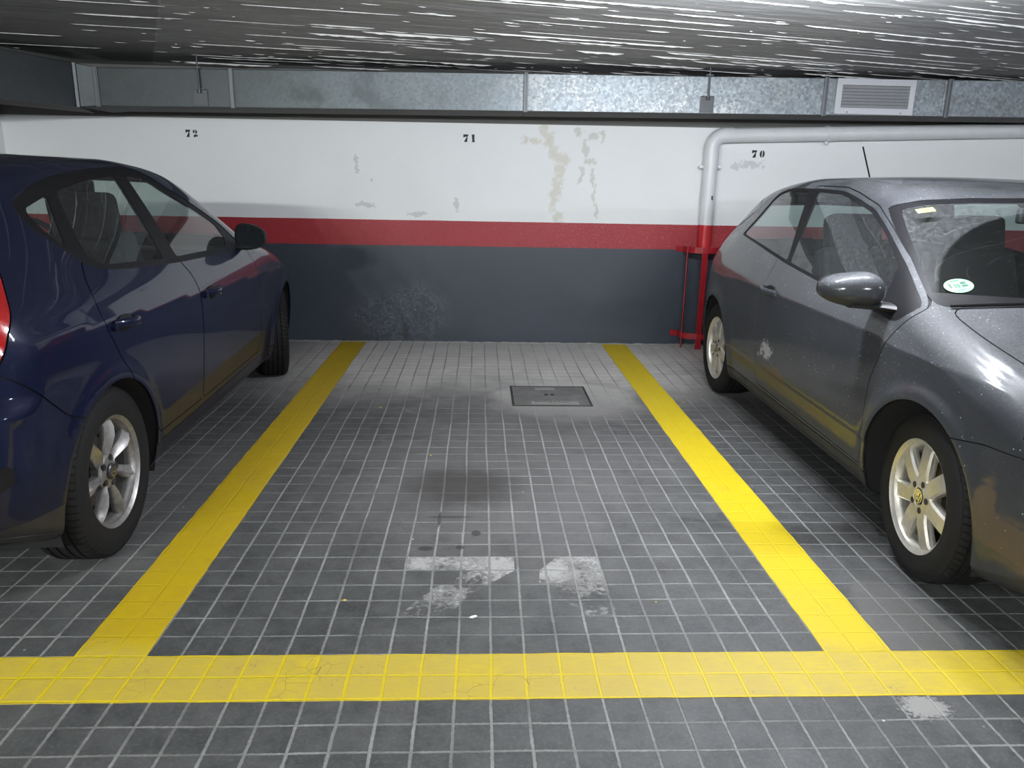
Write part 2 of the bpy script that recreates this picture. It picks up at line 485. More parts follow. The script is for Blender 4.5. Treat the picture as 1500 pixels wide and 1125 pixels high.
for nm, poly in (('digit', [(.695, .605), (1.09, .605), (1.09, .50), (.93, .335), (.86, .20), (.70, .20), (.80, .37), (.94, .50), (.70, .50)]),
                 ('digit', [(1.17, .40), (1.18, .50), (1.25, .60), (1.40, .605), (1.41, .20), (1.31, .20), (1.305, .45), (1.24, .41)])):
    bm = bmesh.new(); prism(bm, poly, .0004, .0012)
    bmesh.ops.triangulate(bm, faces=bm.faces[:])
    bm_obj(nm, bm, M_WORN, n71)

# ---------------------------------------------------------------- stencilled wall numbers
M_INK = simple('black_stencil_ink', (.018, .019, .022), .6, var=.3)
def arc(cx, cy, rx, ry, a0, a1, n=12):
    return [(cx+rx*math.cos(math.radians(a0+(a1-a0)*i/n)), cy+ry*math.sin(math.radians(a0+(a1-a0)*i/n))) for i in range(n+1)]
GLY = {
 '7': [[(.04, .98), (.98, .98), (.84, .72), (.40, .72), (.22, .66), (.10, .56), (.04, .62)],
       [(.66, .70), (.80, .70), (.62, .30), (.74, .12), (.74, .0), (.14, .0), (.16, .08), (.36, .18), (.50, .34)]],
 '1': [[(.22, .86), (.16, .94), (.36, 1.0), (.66, 1.0), (.66, .14), (.76, .05), (.76, 0), (.14, 0), (.14, .05), (.28, .14), (.28, .84)]],
 '2': [arc(.42, .72, .38, .28, 95, 215) + [(.36, .56), (.40, .66), (.36, .94)],
       [(.52, .98)] + arc(.46, .70, .42, .29, 75, -25, 8) + [(.62, .40), (.56, .36), (.54, .40), (.64, .60), (.66, .80)],
       [(.12, .16), (.30, .34), (.50, .36), (.80, .30), (.94, .34), (.94, .06), (.62, .10), (.40, -.02), (.22, .02)]],
 '0': [arc(.5, .5, .44, .50, 100, 260) + [(.40, .06), (.40, .94)],
       arc(.5, .5, .44, .50, -80, 80) + [(.60, .94), (.60, .06)]]}
def wall_number(txt, x, z, w, h, label):
    e = empty('wall_number', label, 'wall number', (x, WALLY, z), group='stencilled bay numbers')
    for i, ch in enumerate(txt):
        bm = bmesh.new()
        for poly in GLY[ch]:
            prism(bm, [(u*w + i*w*1.38, v*h) for u, v in poly], -.0014, -.0002, 'Y')
        bmesh.ops.triangulate(bm, faces=[f for f in bm.faces if len(f.verts) > 4])
        bm_obj('digit', bm, M_INK, e)
wall_number('72', -1.352, 1.621, .040, .056, 'black stencilled number 72 on the white wall above the dark blue car')
wall_number('71', .816, 1.629, .044, .058, 'black stencilled number 71 high on the white wall of the empty bay')
wall_number('70', 3.148, 1.556, .046, .058, 'black stencilled number 70 below the horizontal pipe above the grey car')

# ---------------------------------------------------------------- ventilation duct
def galv(name, tint=(.31, .345, .365), dirt=.5):
    m = M(name, rough=.45, metal=.75)
    x, y, z = m.xyz(m.pos())
    v = m.voro(m.pos(), 55., out='Color'); n = m.noise(m.pos(), 3.5, 6, .7); f = m.noise(m.pos(), 40., 5, .75)
    c = m.mix(v, tuple(t*.62 for t in tint), tuple(min(1, t*1.25) for t in tint))
    c = m.mix(n.ramp(.45, .7)*dirt, c, (.20, .21, .20))
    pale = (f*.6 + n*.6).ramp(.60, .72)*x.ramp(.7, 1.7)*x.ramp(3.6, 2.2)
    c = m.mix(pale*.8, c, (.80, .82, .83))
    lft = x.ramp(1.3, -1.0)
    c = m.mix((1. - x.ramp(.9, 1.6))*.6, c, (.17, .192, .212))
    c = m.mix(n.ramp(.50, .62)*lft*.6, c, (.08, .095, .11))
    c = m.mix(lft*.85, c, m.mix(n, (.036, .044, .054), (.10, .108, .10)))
    m.set('Base Color', c); m.set('Roughness', .42 + n*.2); m.set('Metallic', .78 - pale*.5)
    m.bump(n*.6 + f*.12, .25, .01)
    return m
M_GALV = galv('galvanised_steel'); M_STEEL = simple('zinc_steel', (.17, .18, .19), .5, .7)
M_GRILLE = simple('grey_aluminium', (.50, .51, .53), .45, .5); M_BLACK = simple('black_void', (.008, .008, .009), .8)
duct = empty('ventilation_duct', 'long galvanised sheet metal duct hung under the ceiling along the back wall', 'duct', (0, 0, 0))
DY = 3.80
def zt(x): return 2.058 + .0098*x
def zb(x): return 1.806 + .0098*x
M_UNDER = simple('shaded_zinc', (.105, .105, .10), .8, .2)  # darker zinc that puts the shade of the duct underside into the colour
def under(o):
    o.data.materials.append(M_UNDER.m)
    for p in o.data.polygons:
        if p.normal.z < -.7: p.material_index = 1
    return o
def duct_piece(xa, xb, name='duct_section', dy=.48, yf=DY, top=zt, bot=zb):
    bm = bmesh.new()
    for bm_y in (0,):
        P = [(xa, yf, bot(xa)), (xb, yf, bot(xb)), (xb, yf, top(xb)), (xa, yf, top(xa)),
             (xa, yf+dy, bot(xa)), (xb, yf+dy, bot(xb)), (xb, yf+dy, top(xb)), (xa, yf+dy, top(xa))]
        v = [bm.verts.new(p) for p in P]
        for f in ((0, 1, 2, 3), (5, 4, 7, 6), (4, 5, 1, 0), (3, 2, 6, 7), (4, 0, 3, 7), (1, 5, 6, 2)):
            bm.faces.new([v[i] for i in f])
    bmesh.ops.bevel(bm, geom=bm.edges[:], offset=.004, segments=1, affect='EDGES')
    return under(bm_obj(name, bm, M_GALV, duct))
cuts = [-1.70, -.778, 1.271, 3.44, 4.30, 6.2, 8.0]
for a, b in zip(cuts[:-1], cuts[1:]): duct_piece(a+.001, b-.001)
def flange(x, y=DY, w=.03, out=.014):
    bm = bmesh.new()
    box(bm, (x, y-out/2, (zt(x)+zb(x))/2), (w, out, zt(x)-zb(x)+.012), bev=.003)
    box(bm, (x+w*.25, y-out-.004, (zt(x)+zb(x))/2), (w*.25, .010, zt(x)-zb(x)+.008))
    return bm_obj('flange', bm, M_STEEL, duct)
for x in (-1.70, -.778, 1.271, 3.425, 4.33, 6.2): flange(x)
# corner piece and the branch that turns towards the left foreground
def quad_solid(name, A, B, thick):
    """A,B = ((x,y),zbot,ztop) front face edge; thick = vector to the back"""
    bm = bmesh.new(); v = []
    for off in ((0, 0), thick):
        for (p, z0, z1) in (A, B):
            v.append(bm.verts.new((p[0]+off[0], p[1]+off[1], z0))); v.append(bm.verts.new((p[0]+off[0], p[1]+off[1], z1)))
    for f in ((0, 2, 3, 1), (4, 5, 7, 6), (0, 1, 5, 4), (2, 6, 7, 3), (0, 4, 6, 2), (1, 3, 7, 5)):
        bm.faces.new([v[i] for i in f])
    bmesh.ops.bevel(bm, geom=bm.edges[:], offset=.004, segments=1, affect='EDGES')
    return under(bm_obj(name, bm, M_GALV, duct))
quad_solid('duct_elbow', ((-1.815, 3.765), 1.776, 2.060), ((-1.705, 3.80), 1.789, 2.044), (0, .49))
quad_solid('duct_branch', ((-2.56, 2.15), 1.778, 2.12), ((-1.83, 3.765), 1.776, 2.062), (-.17, .6))
bm = bmesh.new(); box(bm, (-1.822, 3.755, 1.918), (.02, .02, .29), rot=Matrix.Rotation(.6, 3, 'Z'), bev=.003); bm_obj('flange', bm, M_STEEL, duct)
# threaded rod hangers
for hx in (-.998, 2.571):
    bm = bmesh.new(); z0 = (zt(hx)+zb(hx))/2
    tube(bm, [(hx, DY-.03, CEIL-.002), (hx+.004, DY-.028, z0-.03)], .006, 8)
    box(bm, (hx, DY-.016, z0-.01), (.085, .03, .006)); box(bm, (hx, DY-.005, z0-.065), (.10, .008, .11), bev=.002)
    tube(bm, [(hx, DY-.028, z0-.035), (hx, DY-.028, z0-.015)], .012, 6)
    box(bm, (hx, DY-.02, zt(hx)+.004), (.05, .03, .008))
    bm_obj('hanger_bracket', bm, simple('dark_zinc', (.10, .105, .11), .5, .7), duct)
# supply grille
vx0, vx1 = 3.50, 4.075; vz0 = zb(3.8)+.006; vz1 = zt(3.8)-.004; fr = .045
bm = bmesh.new()
for (cx, cz, sx, sz) in (((vx0+vx1)/2, vz1-fr/2, vx1-vx0, fr), ((vx0+vx1)/2, vz0+fr/2, vx1-vx0, fr),
                         (vx0+fr*.45, (vz0+vz1)/2, fr*.9, vz1-vz0-2*fr+.004), (vx1-fr*.45, (vz0+vz1)/2, fr*.9, vz1-vz0-2*fr+.004)):
    box(bm, (cx, DY-.012, cz), (sx, .02, sz), bev=.002)
gr = bm_obj('supply_grille', bm, M_GRILLE, duct)
bm = bmesh.new(); box(bm, ((vx0+vx1)/2, DY-.0035, (vz0+vz1)/2), (vx1-vx0-2*fr, .004, vz1-vz0-2*fr)); bm_obj('grille_backing', bm, M_BLACK, gr)
ns = 7
for i in range(ns):
    z = vz0+fr+(vz1-vz0-2*fr)*(i+.5)/ns
    bm = bmesh.new(); box(bm, ((vx0+vx1)/2, DY-.014, z), (vx1-vx0-2*fr+.01, .0025, .021), rot=Matrix.Rotation(.65, 3, 'X'))
    bm_obj('slat', bm, M_GRILLE, gr)
for sx in (vx0+.09, vx1-.09):
    bm = bmesh.new(); tube(bm, [(sx, DY-.024, vz0+.014), (sx, DY-.02, vz0+.014)], .006, 10); bm_obj('screw', bm, simple('screw_steel', (.2, .2, .2), .4, .8), gr)

# ---------------------------------------------------------------- drain pipe
def pipe_mat():
    m = M('painted_drain_pipe', rough=.35)
    x, y, z = m.xyz(m.pos())
    n = m.noise(m.pos(), 9., 5, .6)
    wh = m.mix(n, (.62, .64, .66), (.76, .77, .78))
    chip = (ell(x + (n-.5)*.02, z, 2.818, 1.235, .011, .026) + (m.noise(m.pos(), 60., 3) - .5)*1.2).ramp(.2, .4)
    wh = m.mix(chip, wh, (.04, .04, .04))
    rd = m.mix(n, (.42, .012, .018), (.52, .03, .035))
    m.set('Base Color', m.mix((z - 1.018 + (n-.5)*.006).gt(0.), rd, wh)); m.bump(n, .1, .01)
    return m
M_PIPE = pipe_mat()
PX, PY = 2.80, 4.366; pr_ = .056
dp = empty('drain_pipe', 'white drain pipe on the wall above number 70, painted red at its foot', 'pipe', (PX, PY, 0))
def W(p): return (p[0]-PX, p[1]-PY, p[2])
bm = bmesh.new(); tube(bm, [W((PX, PY, .80)), W((PX, PY, 1.50))], pr_, 28); bm_obj('pipe', bm, M_PIPE, dp, True, angle=.6)
bm = bmesh.new(); pts = [W((PX, PY, 1.49)), W((PX, PY, 1.62))]
pts += [W((PX+.10-.10*math.cos(a), PY, 1.62+.10*math.sin(a))) for a in [i*PI/2/10 for i in range(1, 11)]]
pts += [W((PX+.16, PY, 1.722))]
tube(bm, pts, pr_+.003, 28); bm_obj('pipe_elbow', bm, M_PIPE, dp, True, angle=.6)
bm = bmesh.new(); tube(bm, [W((PX+.15, PY, 1.720)), W((7.0, PY, 1.865))], pr_, 28); bm_obj('pipe', bm, M_PIPE, dp, True, angle=.6)
bm = bmesh.new(); tube(bm, [W((PX, PY, 1.462)), W((PX, PY, 1.492))], pr_+.005, 28)
for s in (-1, 1):
    box(bm, (s*(pr_+.018), 0, 1.475), (.034, .02, .024), bev=.003); tube(bm, [(s*(pr_+.022), .02, 1.475), (s*(pr_+.022), .058, 1.475)], .004, 8)
bm_obj('pipe_clamp', bm, M_PIPE, dp, True, angle=.5)
for hx in (3.72, 6.0):
    bm = bmesh.new(); hz = 1.72+(hx-PX-.15)*.0349
    tube(bm, [W((hx-.013, PY, hz)), W((hx+.013, PY, hz+.001))], pr_+.005, 28)
    box(bm, W((hx, PY, hz-pr_-.012)), (.022, .02, .028), bev=.003); bm_obj('pipe_clamp', bm, M_PIPE, dp, True, angle=.5)

# red steel guard round the foot of the pipe
M_RED = simple('red_gloss_paint', (.30, .011, .018), .32, var=.18)
pg = empty('pipe_guard', 'red steel guard cage bolted to the wall around the foot of the drain pipe', 'pipe guard', (PX, WALLY, 0))
def guard_ring(z, h):
    bm = bmesh.new(); R0, R1 = .150, .158; pts = []
    out = [(-.215, -.001), (-.215, -.008), (-R1, -.008)]
    def U(R): return [(-R*math.cos(a), -.055-.125*math.sin(a)*(R/R0)) for a in [PI*i/14 for i in range(15)]]
    poly = [(-.215, -.002), (-.215, -.010), (-R1, -.010)] + U(R1) + [(R1, -.010), (.215, -.010), (.215, -.002), (R0, -.002)] + U(R0)[::-1] + [(-R0, -.002)]
    prism(bm, poly, z, z+h)
    bmesh.ops.triangulate(bm, faces=[f for f in bm.faces if len(f.verts) > 4])
    return bm_obj('guard_band', bm, M_RED, pg)
guard_ring(.795, .048); guard_ring(.085, .048)
for a in (20, 84, 160):
    A = math.radians(a); x, y = -.145*math.cos(A), -.055-.120*math.sin(A)
    bm = bmesh.new(); box(bm, (x, y, .4205), (.050, .008, .841), rot=Matrix.Rotation(math.atan2(.120*math.cos(A), .145*math.sin(A)), 3, 'Z'), bev=.002)
    bm_obj('guard_bar', bm, M_RED, pg)
for (x, z) in ((-.195, .819), (.195, .819), (-.195, .109), (.195, .109)):
    bm = bmesh.new(); tube(bm, [(x, -.010, z), (x, -.018, z)], .009, 6); bm_obj('bolt', bm, M_RED, pg)

# ---------------------------------------------------------------- manhole cover
def lid_mat():
    m = M('cast_lid', rough=.55)
    x, y, z = m.xyz(m.tc())
    n = m.noise(scale=9.); f = m.noise(scale=60.)
    g = ((x*95.).frac() - .5).abs().ramp(.1, .35)
    g2 = ((y*60.).frac() - .5).abs().ramp(.1, .35)
    d = ell(x, y, 0., .0, .19, .13)
    pat = g*(d.lt(0.)) + g2*(1. - d.lt(0.))
    c = m.mix(pat, (.085, .083, .080), (.17, .168, .16)); c = m.mix(n.ramp(.4, .7)*.5, c, (.22, .215, .205))
    m.set('Base Color', c); m.bump(pat + f*.2, .5, .003)
    return m
mh = empty('manhole_cover', 'grey rectangular ribbed manhole cover set in the paving of the empty bay', 'manhole cover', (1.415, 2.79, 0))
bm = bmesh.new()
for (cx, cy, sx, sy) in ((0, .225, .50, .012), (0, -.225, .50, .012), (-.244, 0, .012, .45), (.244, 0, .012, .45)): box(bm, (cx, cy, .002), (sx, sy, .004))
bm_obj('rim', bm, simple('dark_iron', (.045, .044, .043), .6, .3), mh)
bm = bmesh.new(); box(bm, (0, 0, .0016), (.474, .436, .003), bev=.001); lid = bm_obj('lid', bm, lid_mat(), mh)
M_LID2 = simple('pale_lid_panel', (.25, .245, .235), .6)
bm = bmesh.new(); box(bm, (-.02, .165, .0038), (.13, .055, .0016), bev=.0005); bm_obj('name_panel', bm, M_LID2, lid)
bm = bmesh.new(); box(bm, (.02, -.165, .0036), (.30, .07, .0012), bev=.0004); bm_obj('name_panel', bm, M_LID2, lid)
bm = bmesh.new()
for x in (-.022, .018): box(bm, (x, .02, .0034), (.022, .030, .0012))
bm_obj('lifting_hole', bm, M_BLACK, lid)
bm = bmesh.new(); rx = -.10
while rx < .12:                                           # worn, illegible cast lettering
    w = random.uniform(.006, .015); box(bm, (rx, -.15+random.uniform(-.004, .004), .0046), (w, random.uniform(.012, .02), .001)); rx += w+.006
bm_obj('cast_lettering', bm, simple('lid_letters', (.09, .088, .085), .6), lid)

# chip of white plaster on the floor
bm = bmesh.new(); bmesh.ops.create_icosphere(bm, subdivisions=2, radius=.5)
for v in bm.verts: v.co = Vector((v.co.x*.026+random.uniform(-.0015, .0015), v.co.y*.012+v.co.x*.01+random.uniform(-.001, .001), v.co.z*.008+.0035))
tag(bm_obj('plaster_chip', bm, simple('white_plaster', (.72, .71, .68), .8)), 'tiny white chip of plaster lying on the paving below the painted 71', 'chip')
bpy.context.view_layer.objects.active = None
bpy.data.objects['plaster_chip'].location = (.945, .195, 0)
# ================================================================== CAR BODY MACHINERY
def smax(a, b, k):
    h = np.maximum(k-np.abs(a-b), 0)/k
    return np.maximum(a, b)+h*h*k*.25

class PC:
    """monotone cubic interpolation (Fritsch-Carlson), linear outside"""
    def __init__(s, pts):
        p = sorted(pts); s.x = np.array([a for a, _ in p], float); s.y = np.array([b for _, b in p], float)
        h = np.diff(s.x); d = np.diff(s.y)/h; m = np.zeros(len(s.x))
        m[0] = d[0]; m[-1] = d[-1]
        for i in range(1, len(m)-1):
            if d[i-1]*d[i] > 0:
                w1 = 2*h[i]+h[i-1]; w2 = h[i]+2*h[i-1]; m[i] = (w1+w2)/(w1/d[i-1]+w2/d[i])
        s.m = m
    def __call__(s, q):
        q = np.asarray(q, float); i = np.clip(np.searchsorted(s.x, q)-1, 0, len(s.x)-2)
        h = s.x[i+1]-s.x[i]; t = (q-s.x[i])/h; tc = np.clip(t, 0, 1)
        y = ((1+2*tc)*(1-tc)**2*s.y[i] + tc*(1-tc)**2*h*s.m[i] + tc*tc*(3-2*tc)*s.y[i+1] + tc*tc*(tc-1)*h*s.m[i+1])
        return y + np.where(t < 0, (q-s.x[0])*s.m[0], 0)*(t < 0) + np.where(t > 1, (q-s.x[-1])*s.m[-1], 0)*(t > 1)

def rounded(poly, r=.02, n=4):
    """round the corners of a closed polygon; r may be one number or one per corner"""
    out = []; N = len(poly)
    rs = r if isinstance(r, (list, tuple)) else [r]*N
    for i in range(N):
        p0 = np.array(poly[i-1], float); p1 = np.array(poly[i], float); p2 = np.array(poly[(i+1) % N], float)
        a = p0-p1; b = p2-p1; la = np.linalg.norm(a); lb = np.linalg.norm(b)
        rr = min(rs[i], la*.45, lb*.45)
        A = p1+a/la*rr; B = p1+b/lb*rr
        for k in range(n+1):
            t = k/n; out.append(tuple((1-t)**2*A+2*t*(1-t)*p1+t*t*B))
    return out

def sdf_poly(poly):
    P = np.array(poly, float)
    def f(u, v):
        d = np.full(u.shape, 1e9); ins = np.zeros(u.shape, bool)
        for i in range(len(P)):
            a = P[i]; b = P[(i+1) % len(P)]; e = b-a
            L = e@e
            if L < 1e-14: continue
            wu = u-a[0]; wv = v-a[1]; t = np.clip((wu*e[0]+wv*e[1])/L, 0, 1)
            d = np.minimum(d, (wu-t*e[0])**2+(wv-t*e[1])**2)
            c = ((a[1] <= v) != (b[1] <= v))
            if c.any():
                xi = a[0]+(v-a[1])*(e[0])/(e[1] if abs(e[1]) > 1e-12 else 1e-12)
                ins ^= (c & (u < xi))
        d = np.sqrt(d); return np.where(ins, -d, d)
    return f
def sdf_line(pts):
    """distance to an open polyline (for seams)"""
    P = np.array(pts, float)
    def f(u, v):
        d = np.full(u.shape, 1e9)
        for i in range(len(P)-1):
            a = P[i]; e = P[i+1]-a; wu = u-a[0]; wv = v-a[1]; t = np.clip((wu*e[0]+wv*e[1])/(e@e), 0, 1)
            d = np.minimum(d, (wu-t*e[0])**2+(wv-t*e[1])**2)
        return np.sqrt(d)
    return f

class Shell:
    """half of a car body (y >= 0) as a triangle mesh that can be cut along distance functions"""
    def __init__(s, F, xa, xb, zs, dx=.02, nphi=150, nend=42):
        s.F = F
        th = np.linspace(PI/2, 0, nend, endpoint=False)
        st = [(xa, -1, t) for t in th] + [(x, 0, 0.) for x in np.linspace(xa, xb, int((xb-xa)/dx)+1)] + [(xb, 1, t) for t in th[::-1]]
        phi = np.linspace(-PI/2, PI/2, nphi)
        O = []; D = []
        for (x, sg, t) in st:
            for p in phi:
                O.append((x, 0, zs)); c = math.cos(t); D.append((sg*math.sin(t), c*math.cos(p), c*math.sin(p)))
        O = np.array(O); D = np.array(D)
        r = np.full(len(O), .03); hit = np.zeros(len(O), bool); hi = np.full(len(O), 3.)
        step = .02
        while r.min() < 2.9 and not hit.all():
            q = O+D*(r+step)[:, None]; f = F(q[:, 0], q[:, 1], q[:, 2])
            new = (~hit) & (f > 0); hi[new] = (r+step)[new]; hit |= new
            r = np.where(hit, r, r+step)
        lo = hi-step
        for _ in range(22):
            mid = (lo+hi)/2; q = O+D*mid[:, None]; f = F(q[:, 0], q[:, 1], q[:, 2])
            lo = np.where(f <= 0, mid, lo); hi = np.where(f > 0, mid, hi)
        s.V = O+D*lo[:, None]
        s.V[:, 1] = np.maximum(s.V[:, 1], 0)
        ns = len(st); T = []
        idx = np.arange(ns*nphi).reshape(ns, nphi)
        idx[0, :] = idx[0, 0]; idx[-1, :] = idx[-1, 0]
        a = idx[:-1, :-1].ravel(); b = idx[1:, :-1].ravel(); c = idx[1:, 1:].ravel(); d = idx[:-1, 1:].ravel()
        # split along the shorter diagonal
        l1 = np.linalg.norm(s.V[a]-s.V[c], axis=1); l2 = np.linalg.norm(s.V[b]-s.V[d], axis=1)
        k = l1 <= l2
        T = np.concatenate([np.stack([np.where(k, a, a), np.where(k, b, b), np.where(k, c, d)], 1),
                            np.stack([np.where(k, a, b), np.where(k, c, c), np.where(k, d, d)], 1)])
        ok = (T[:, 0] != T[:, 1]) & (T[:, 1] != T[:, 2]) & (T[:, 0] != T[:, 2])
        s.T = T[ok]; s.L = np.zeros(len(s.T), int); s.names = ['body']
    def lid(s, n):
        if n not in s.names: s.names.append(n)
        return s.names.index(n)
    def cut(s, d):
        d = d.copy(); d[np.abs(d) < 2e-4] = 0; sg = np.sign(d)
        T = s.T; t = sg[T]
        mixd = (t.min(1) < 0) & (t.max(1) > 0)
        if not mixd.any(): return
        keepT = T[~mixd]; keepL = s.L[~mixd]; X = T[mixd]; XL = s.L[mixd]; ts = t[mixd]
        # edges crossing
        E = {}
        newV = []; n0 = len(s.V)
        V = s.V
        def cross(i, j):
            k = (i, j) if i < j else (j, i)
            if k not in E:
                a, b = k; w = d[a]/(d[a]-d[b]); newV.append(V[a]+(V[b]-V[a])*w); E[k] = n0+len(newV)-1
            return E[k]
        oT = []; oL = []
        for tri, sn, l in zip(X.tolist(), ts.tolist(), XL.tolist()):
            z = [i for i in range(3) if sn[i] == 0]
            if z:
                i = z[0]; a, b, c = tri[i], tri[(i+1) % 3], tri[(i+2) % 3]
                m = cross(b, c); oT += [(a, b, m), (a, m, c)]; oL += [l, l]
            else:
                for i in range(3):
                    if sn[i] != sn[(i+1) % 3] and sn[i] != sn[(i+2) % 3]: break
                a, b, c = tri[i], tri[(i+1) % 3], tri[(i+2) % 3]
                p = cross(a, b); q = cross(a, c)
                oT += [(a, p, q), (p, b, c), (p, c, q)]; oL += [l]*3
        s.V = np.concatenate([V, np.array(newV).reshape(-1, 3)]) if newV else V
        s.T = np.concatenate([keepT, np.array(oT, int)]); s.L = np.concatenate([keepL, np.array(oL, int)])
    def region(s, name, fn, frm=None, gap=0., seam='seam'):
        """fn(x,y,z)->distance (negative inside). everything inside becomes `name`; a strip of half width gap becomes seam"""
        ev = lambda V: fn(V[:, 0], V[:, 1], V[:, 2])
        if gap:
            s.cut(ev(s.V)-gap); s.cut(ev(s.V)+gap)
        else: s.cut(ev(s.V))
        c = s.V[s.T].mean(1); d = ev(c)
        al = np.ones(len(s.T), bool)
        if frm is not None: al = np.isin(s.L, [s.lid(q) for q in frm])
        if name: s.L[al & (d < -gap)] = s.lid(name)
        if gap: s.L[al & (np.abs(d) <= gap)] = s.lid(seam)
    def finish(s):
        F = s.F
        def grad(P, e=.0015):
            g = np.zeros_like(P)
            for k in range(3):
                a = P.copy(); b = P.copy(); a[:, k] += e; b[:, k] -= e
                g[:, k] = (F(a[:, 0], a[:, 1], a[:, 2])-F(b[:, 0], b[:, 1], b[:, 2]))/(2*e)
            return g
        V = s.V
        for _ in range(2):
            g = grad(V); f = F(V[:, 0], V[:, 1], V[:, 2]); dn = f/np.maximum((g*g).sum(1), .05)
            V = V-g*np.clip(dn, -.01, .01)[:, None]
        on = s.V[:, 1] < 1e-6; V[on, 1] = 0
        s.V = V; g = grad(V); s.N = g/np.linalg.norm(g, axis=1)[:, None]
        s.N[on, 1] = 0; s.N /= np.linalg.norm(s.N, axis=1)[:, None]
    def piece(s, name, side=0, off=0., thick=.008):
        """-> V, F, loop normals, material index. side: 1 left, -1 right, 0 both halves"""
        T = s.T[s.L == s.lid(name)]
        if len(T) == 0: return None
        u, inv = np.unique(T, return_inverse=True); T = inv.reshape(-1, 3)
        V = s.V[u]+s.N[u]*off; N = s.N[u]
        # orient outward
        fn = np.cross(V[T[:, 1]]-V[T[:, 0]], V[T[:, 2]]-V[T[:, 0]]); fl = (fn*N[T].sum(1)).sum(1) < 0
        T[fl] = T[fl][:, ::-1]
        n = len(V); Vs = [V]; Ts = [T]; NL = [N[T].reshape(-1, 3)]; MI = [np.zeros(len(T), int)]
        if thick > 0:
            Vs.append(V-N*thick); Ts.append(T[:, ::-1]+n); NL.append(-N[T[:, ::-1]].reshape(-1, 3)); MI.append(np.ones(len(T), int))
            e = np.concatenate([T[:, [0, 1]], T[:, [1, 2]], T[:, [2, 0]]])
            key = np.sort(e, 1); key = key[:, 0]*n+key[:, 1]
            uq, idx, cnt = np.unique(key, return_index=True, return_counts=True)
            be = e[idx[cnt == 1]]
            keep = ~((V[be[:, 0], 1] < 1e-5) & (V[be[:, 1], 1] < 1e-5)); be = be[keep]
            if len(be):
                a, b = be[:, 0], be[:, 1]
                R = np.concatenate([np.stack([b, a, a+n], 1), np.stack([b, a+n, b+n], 1)])
                Va = np.concatenate(Vs); q = np.cross(Va[R[:, 1]]-Va[R[:, 0]], Va[R[:, 2]]-Va[R[:, 0]])
                q /= np.maximum(np.linalg.norm(q, axis=1), 1e-12)[:, None]
                Ts.append(R); NL.append(np.repeat(q, 3, 0)); MI.append(np.zeros(len(R), int))
        V = np.concatenate(Vs); T = np.concatenate(Ts); NL = np.concatenate(NL); MI = np.concatenate(MI)
        def mir(V, T, NL):
            V2 = V*[1, -1, 1]; T2 = T[:, ::-1]; N2 = (NL.reshape(-1, 3, 3)[:, ::-1, :]*[1, -1, 1]).reshape(-1, 3)
            return V2, T2, N2
        if side == -1: V, T, NL = mir(V, T, NL)
        elif side == 0:
            V2, T2, N2 = mir(V, T, NL)
            T = np.concatenate([T, T2+len(V)]); V = np.concatenate([V, V2]); NL = np.concatenate([NL, N2]); MI = np.concatenate([MI, MI])
        return V, T, NL, MI

def shell_obj(sh, name, oname, mats, parent, side=0, off=0., thick=.008):
    r = sh.piece(name, side, off, thick)
    if r is None: print('EMPTY PIECE', name); return None
    V, T, NL, MI = r
    me = bpy.data.meshes.new(oname)
    me.vertices.add(len(V)); me.vertices.foreach_set('co', V.ravel())
    me.loops.add(len(T)*3); me.loops.foreach_set('vertex_index', T.ravel().astype(np.int32))
    me.polygons.add(len(T)); me.polygons.foreach_set('loop_start', np.arange(0, len(T)*3, 3, dtype=np.int32))
    me.polygons.foreach_set('material_index', MI.astype(np.int32))
    me.polygons.foreach_set('use_smooth', np.ones(len(T), bool))
    for m in (mats if isinstance(mats, (list, tuple)) else [mats, mats]): me.materials.append(m.m)
    me.update(calc_edges=True)
    nv = me.validate(clean_customdata=False)
    if not nv: me.normals_split_custom_set([tuple(q) for q in NL.tolist()])
    else: print('validate changed', oname)
    o = bpy.data.objects.new(oname, me); COL.objects.link(o)
    if parent: o.parent = parent
    return o

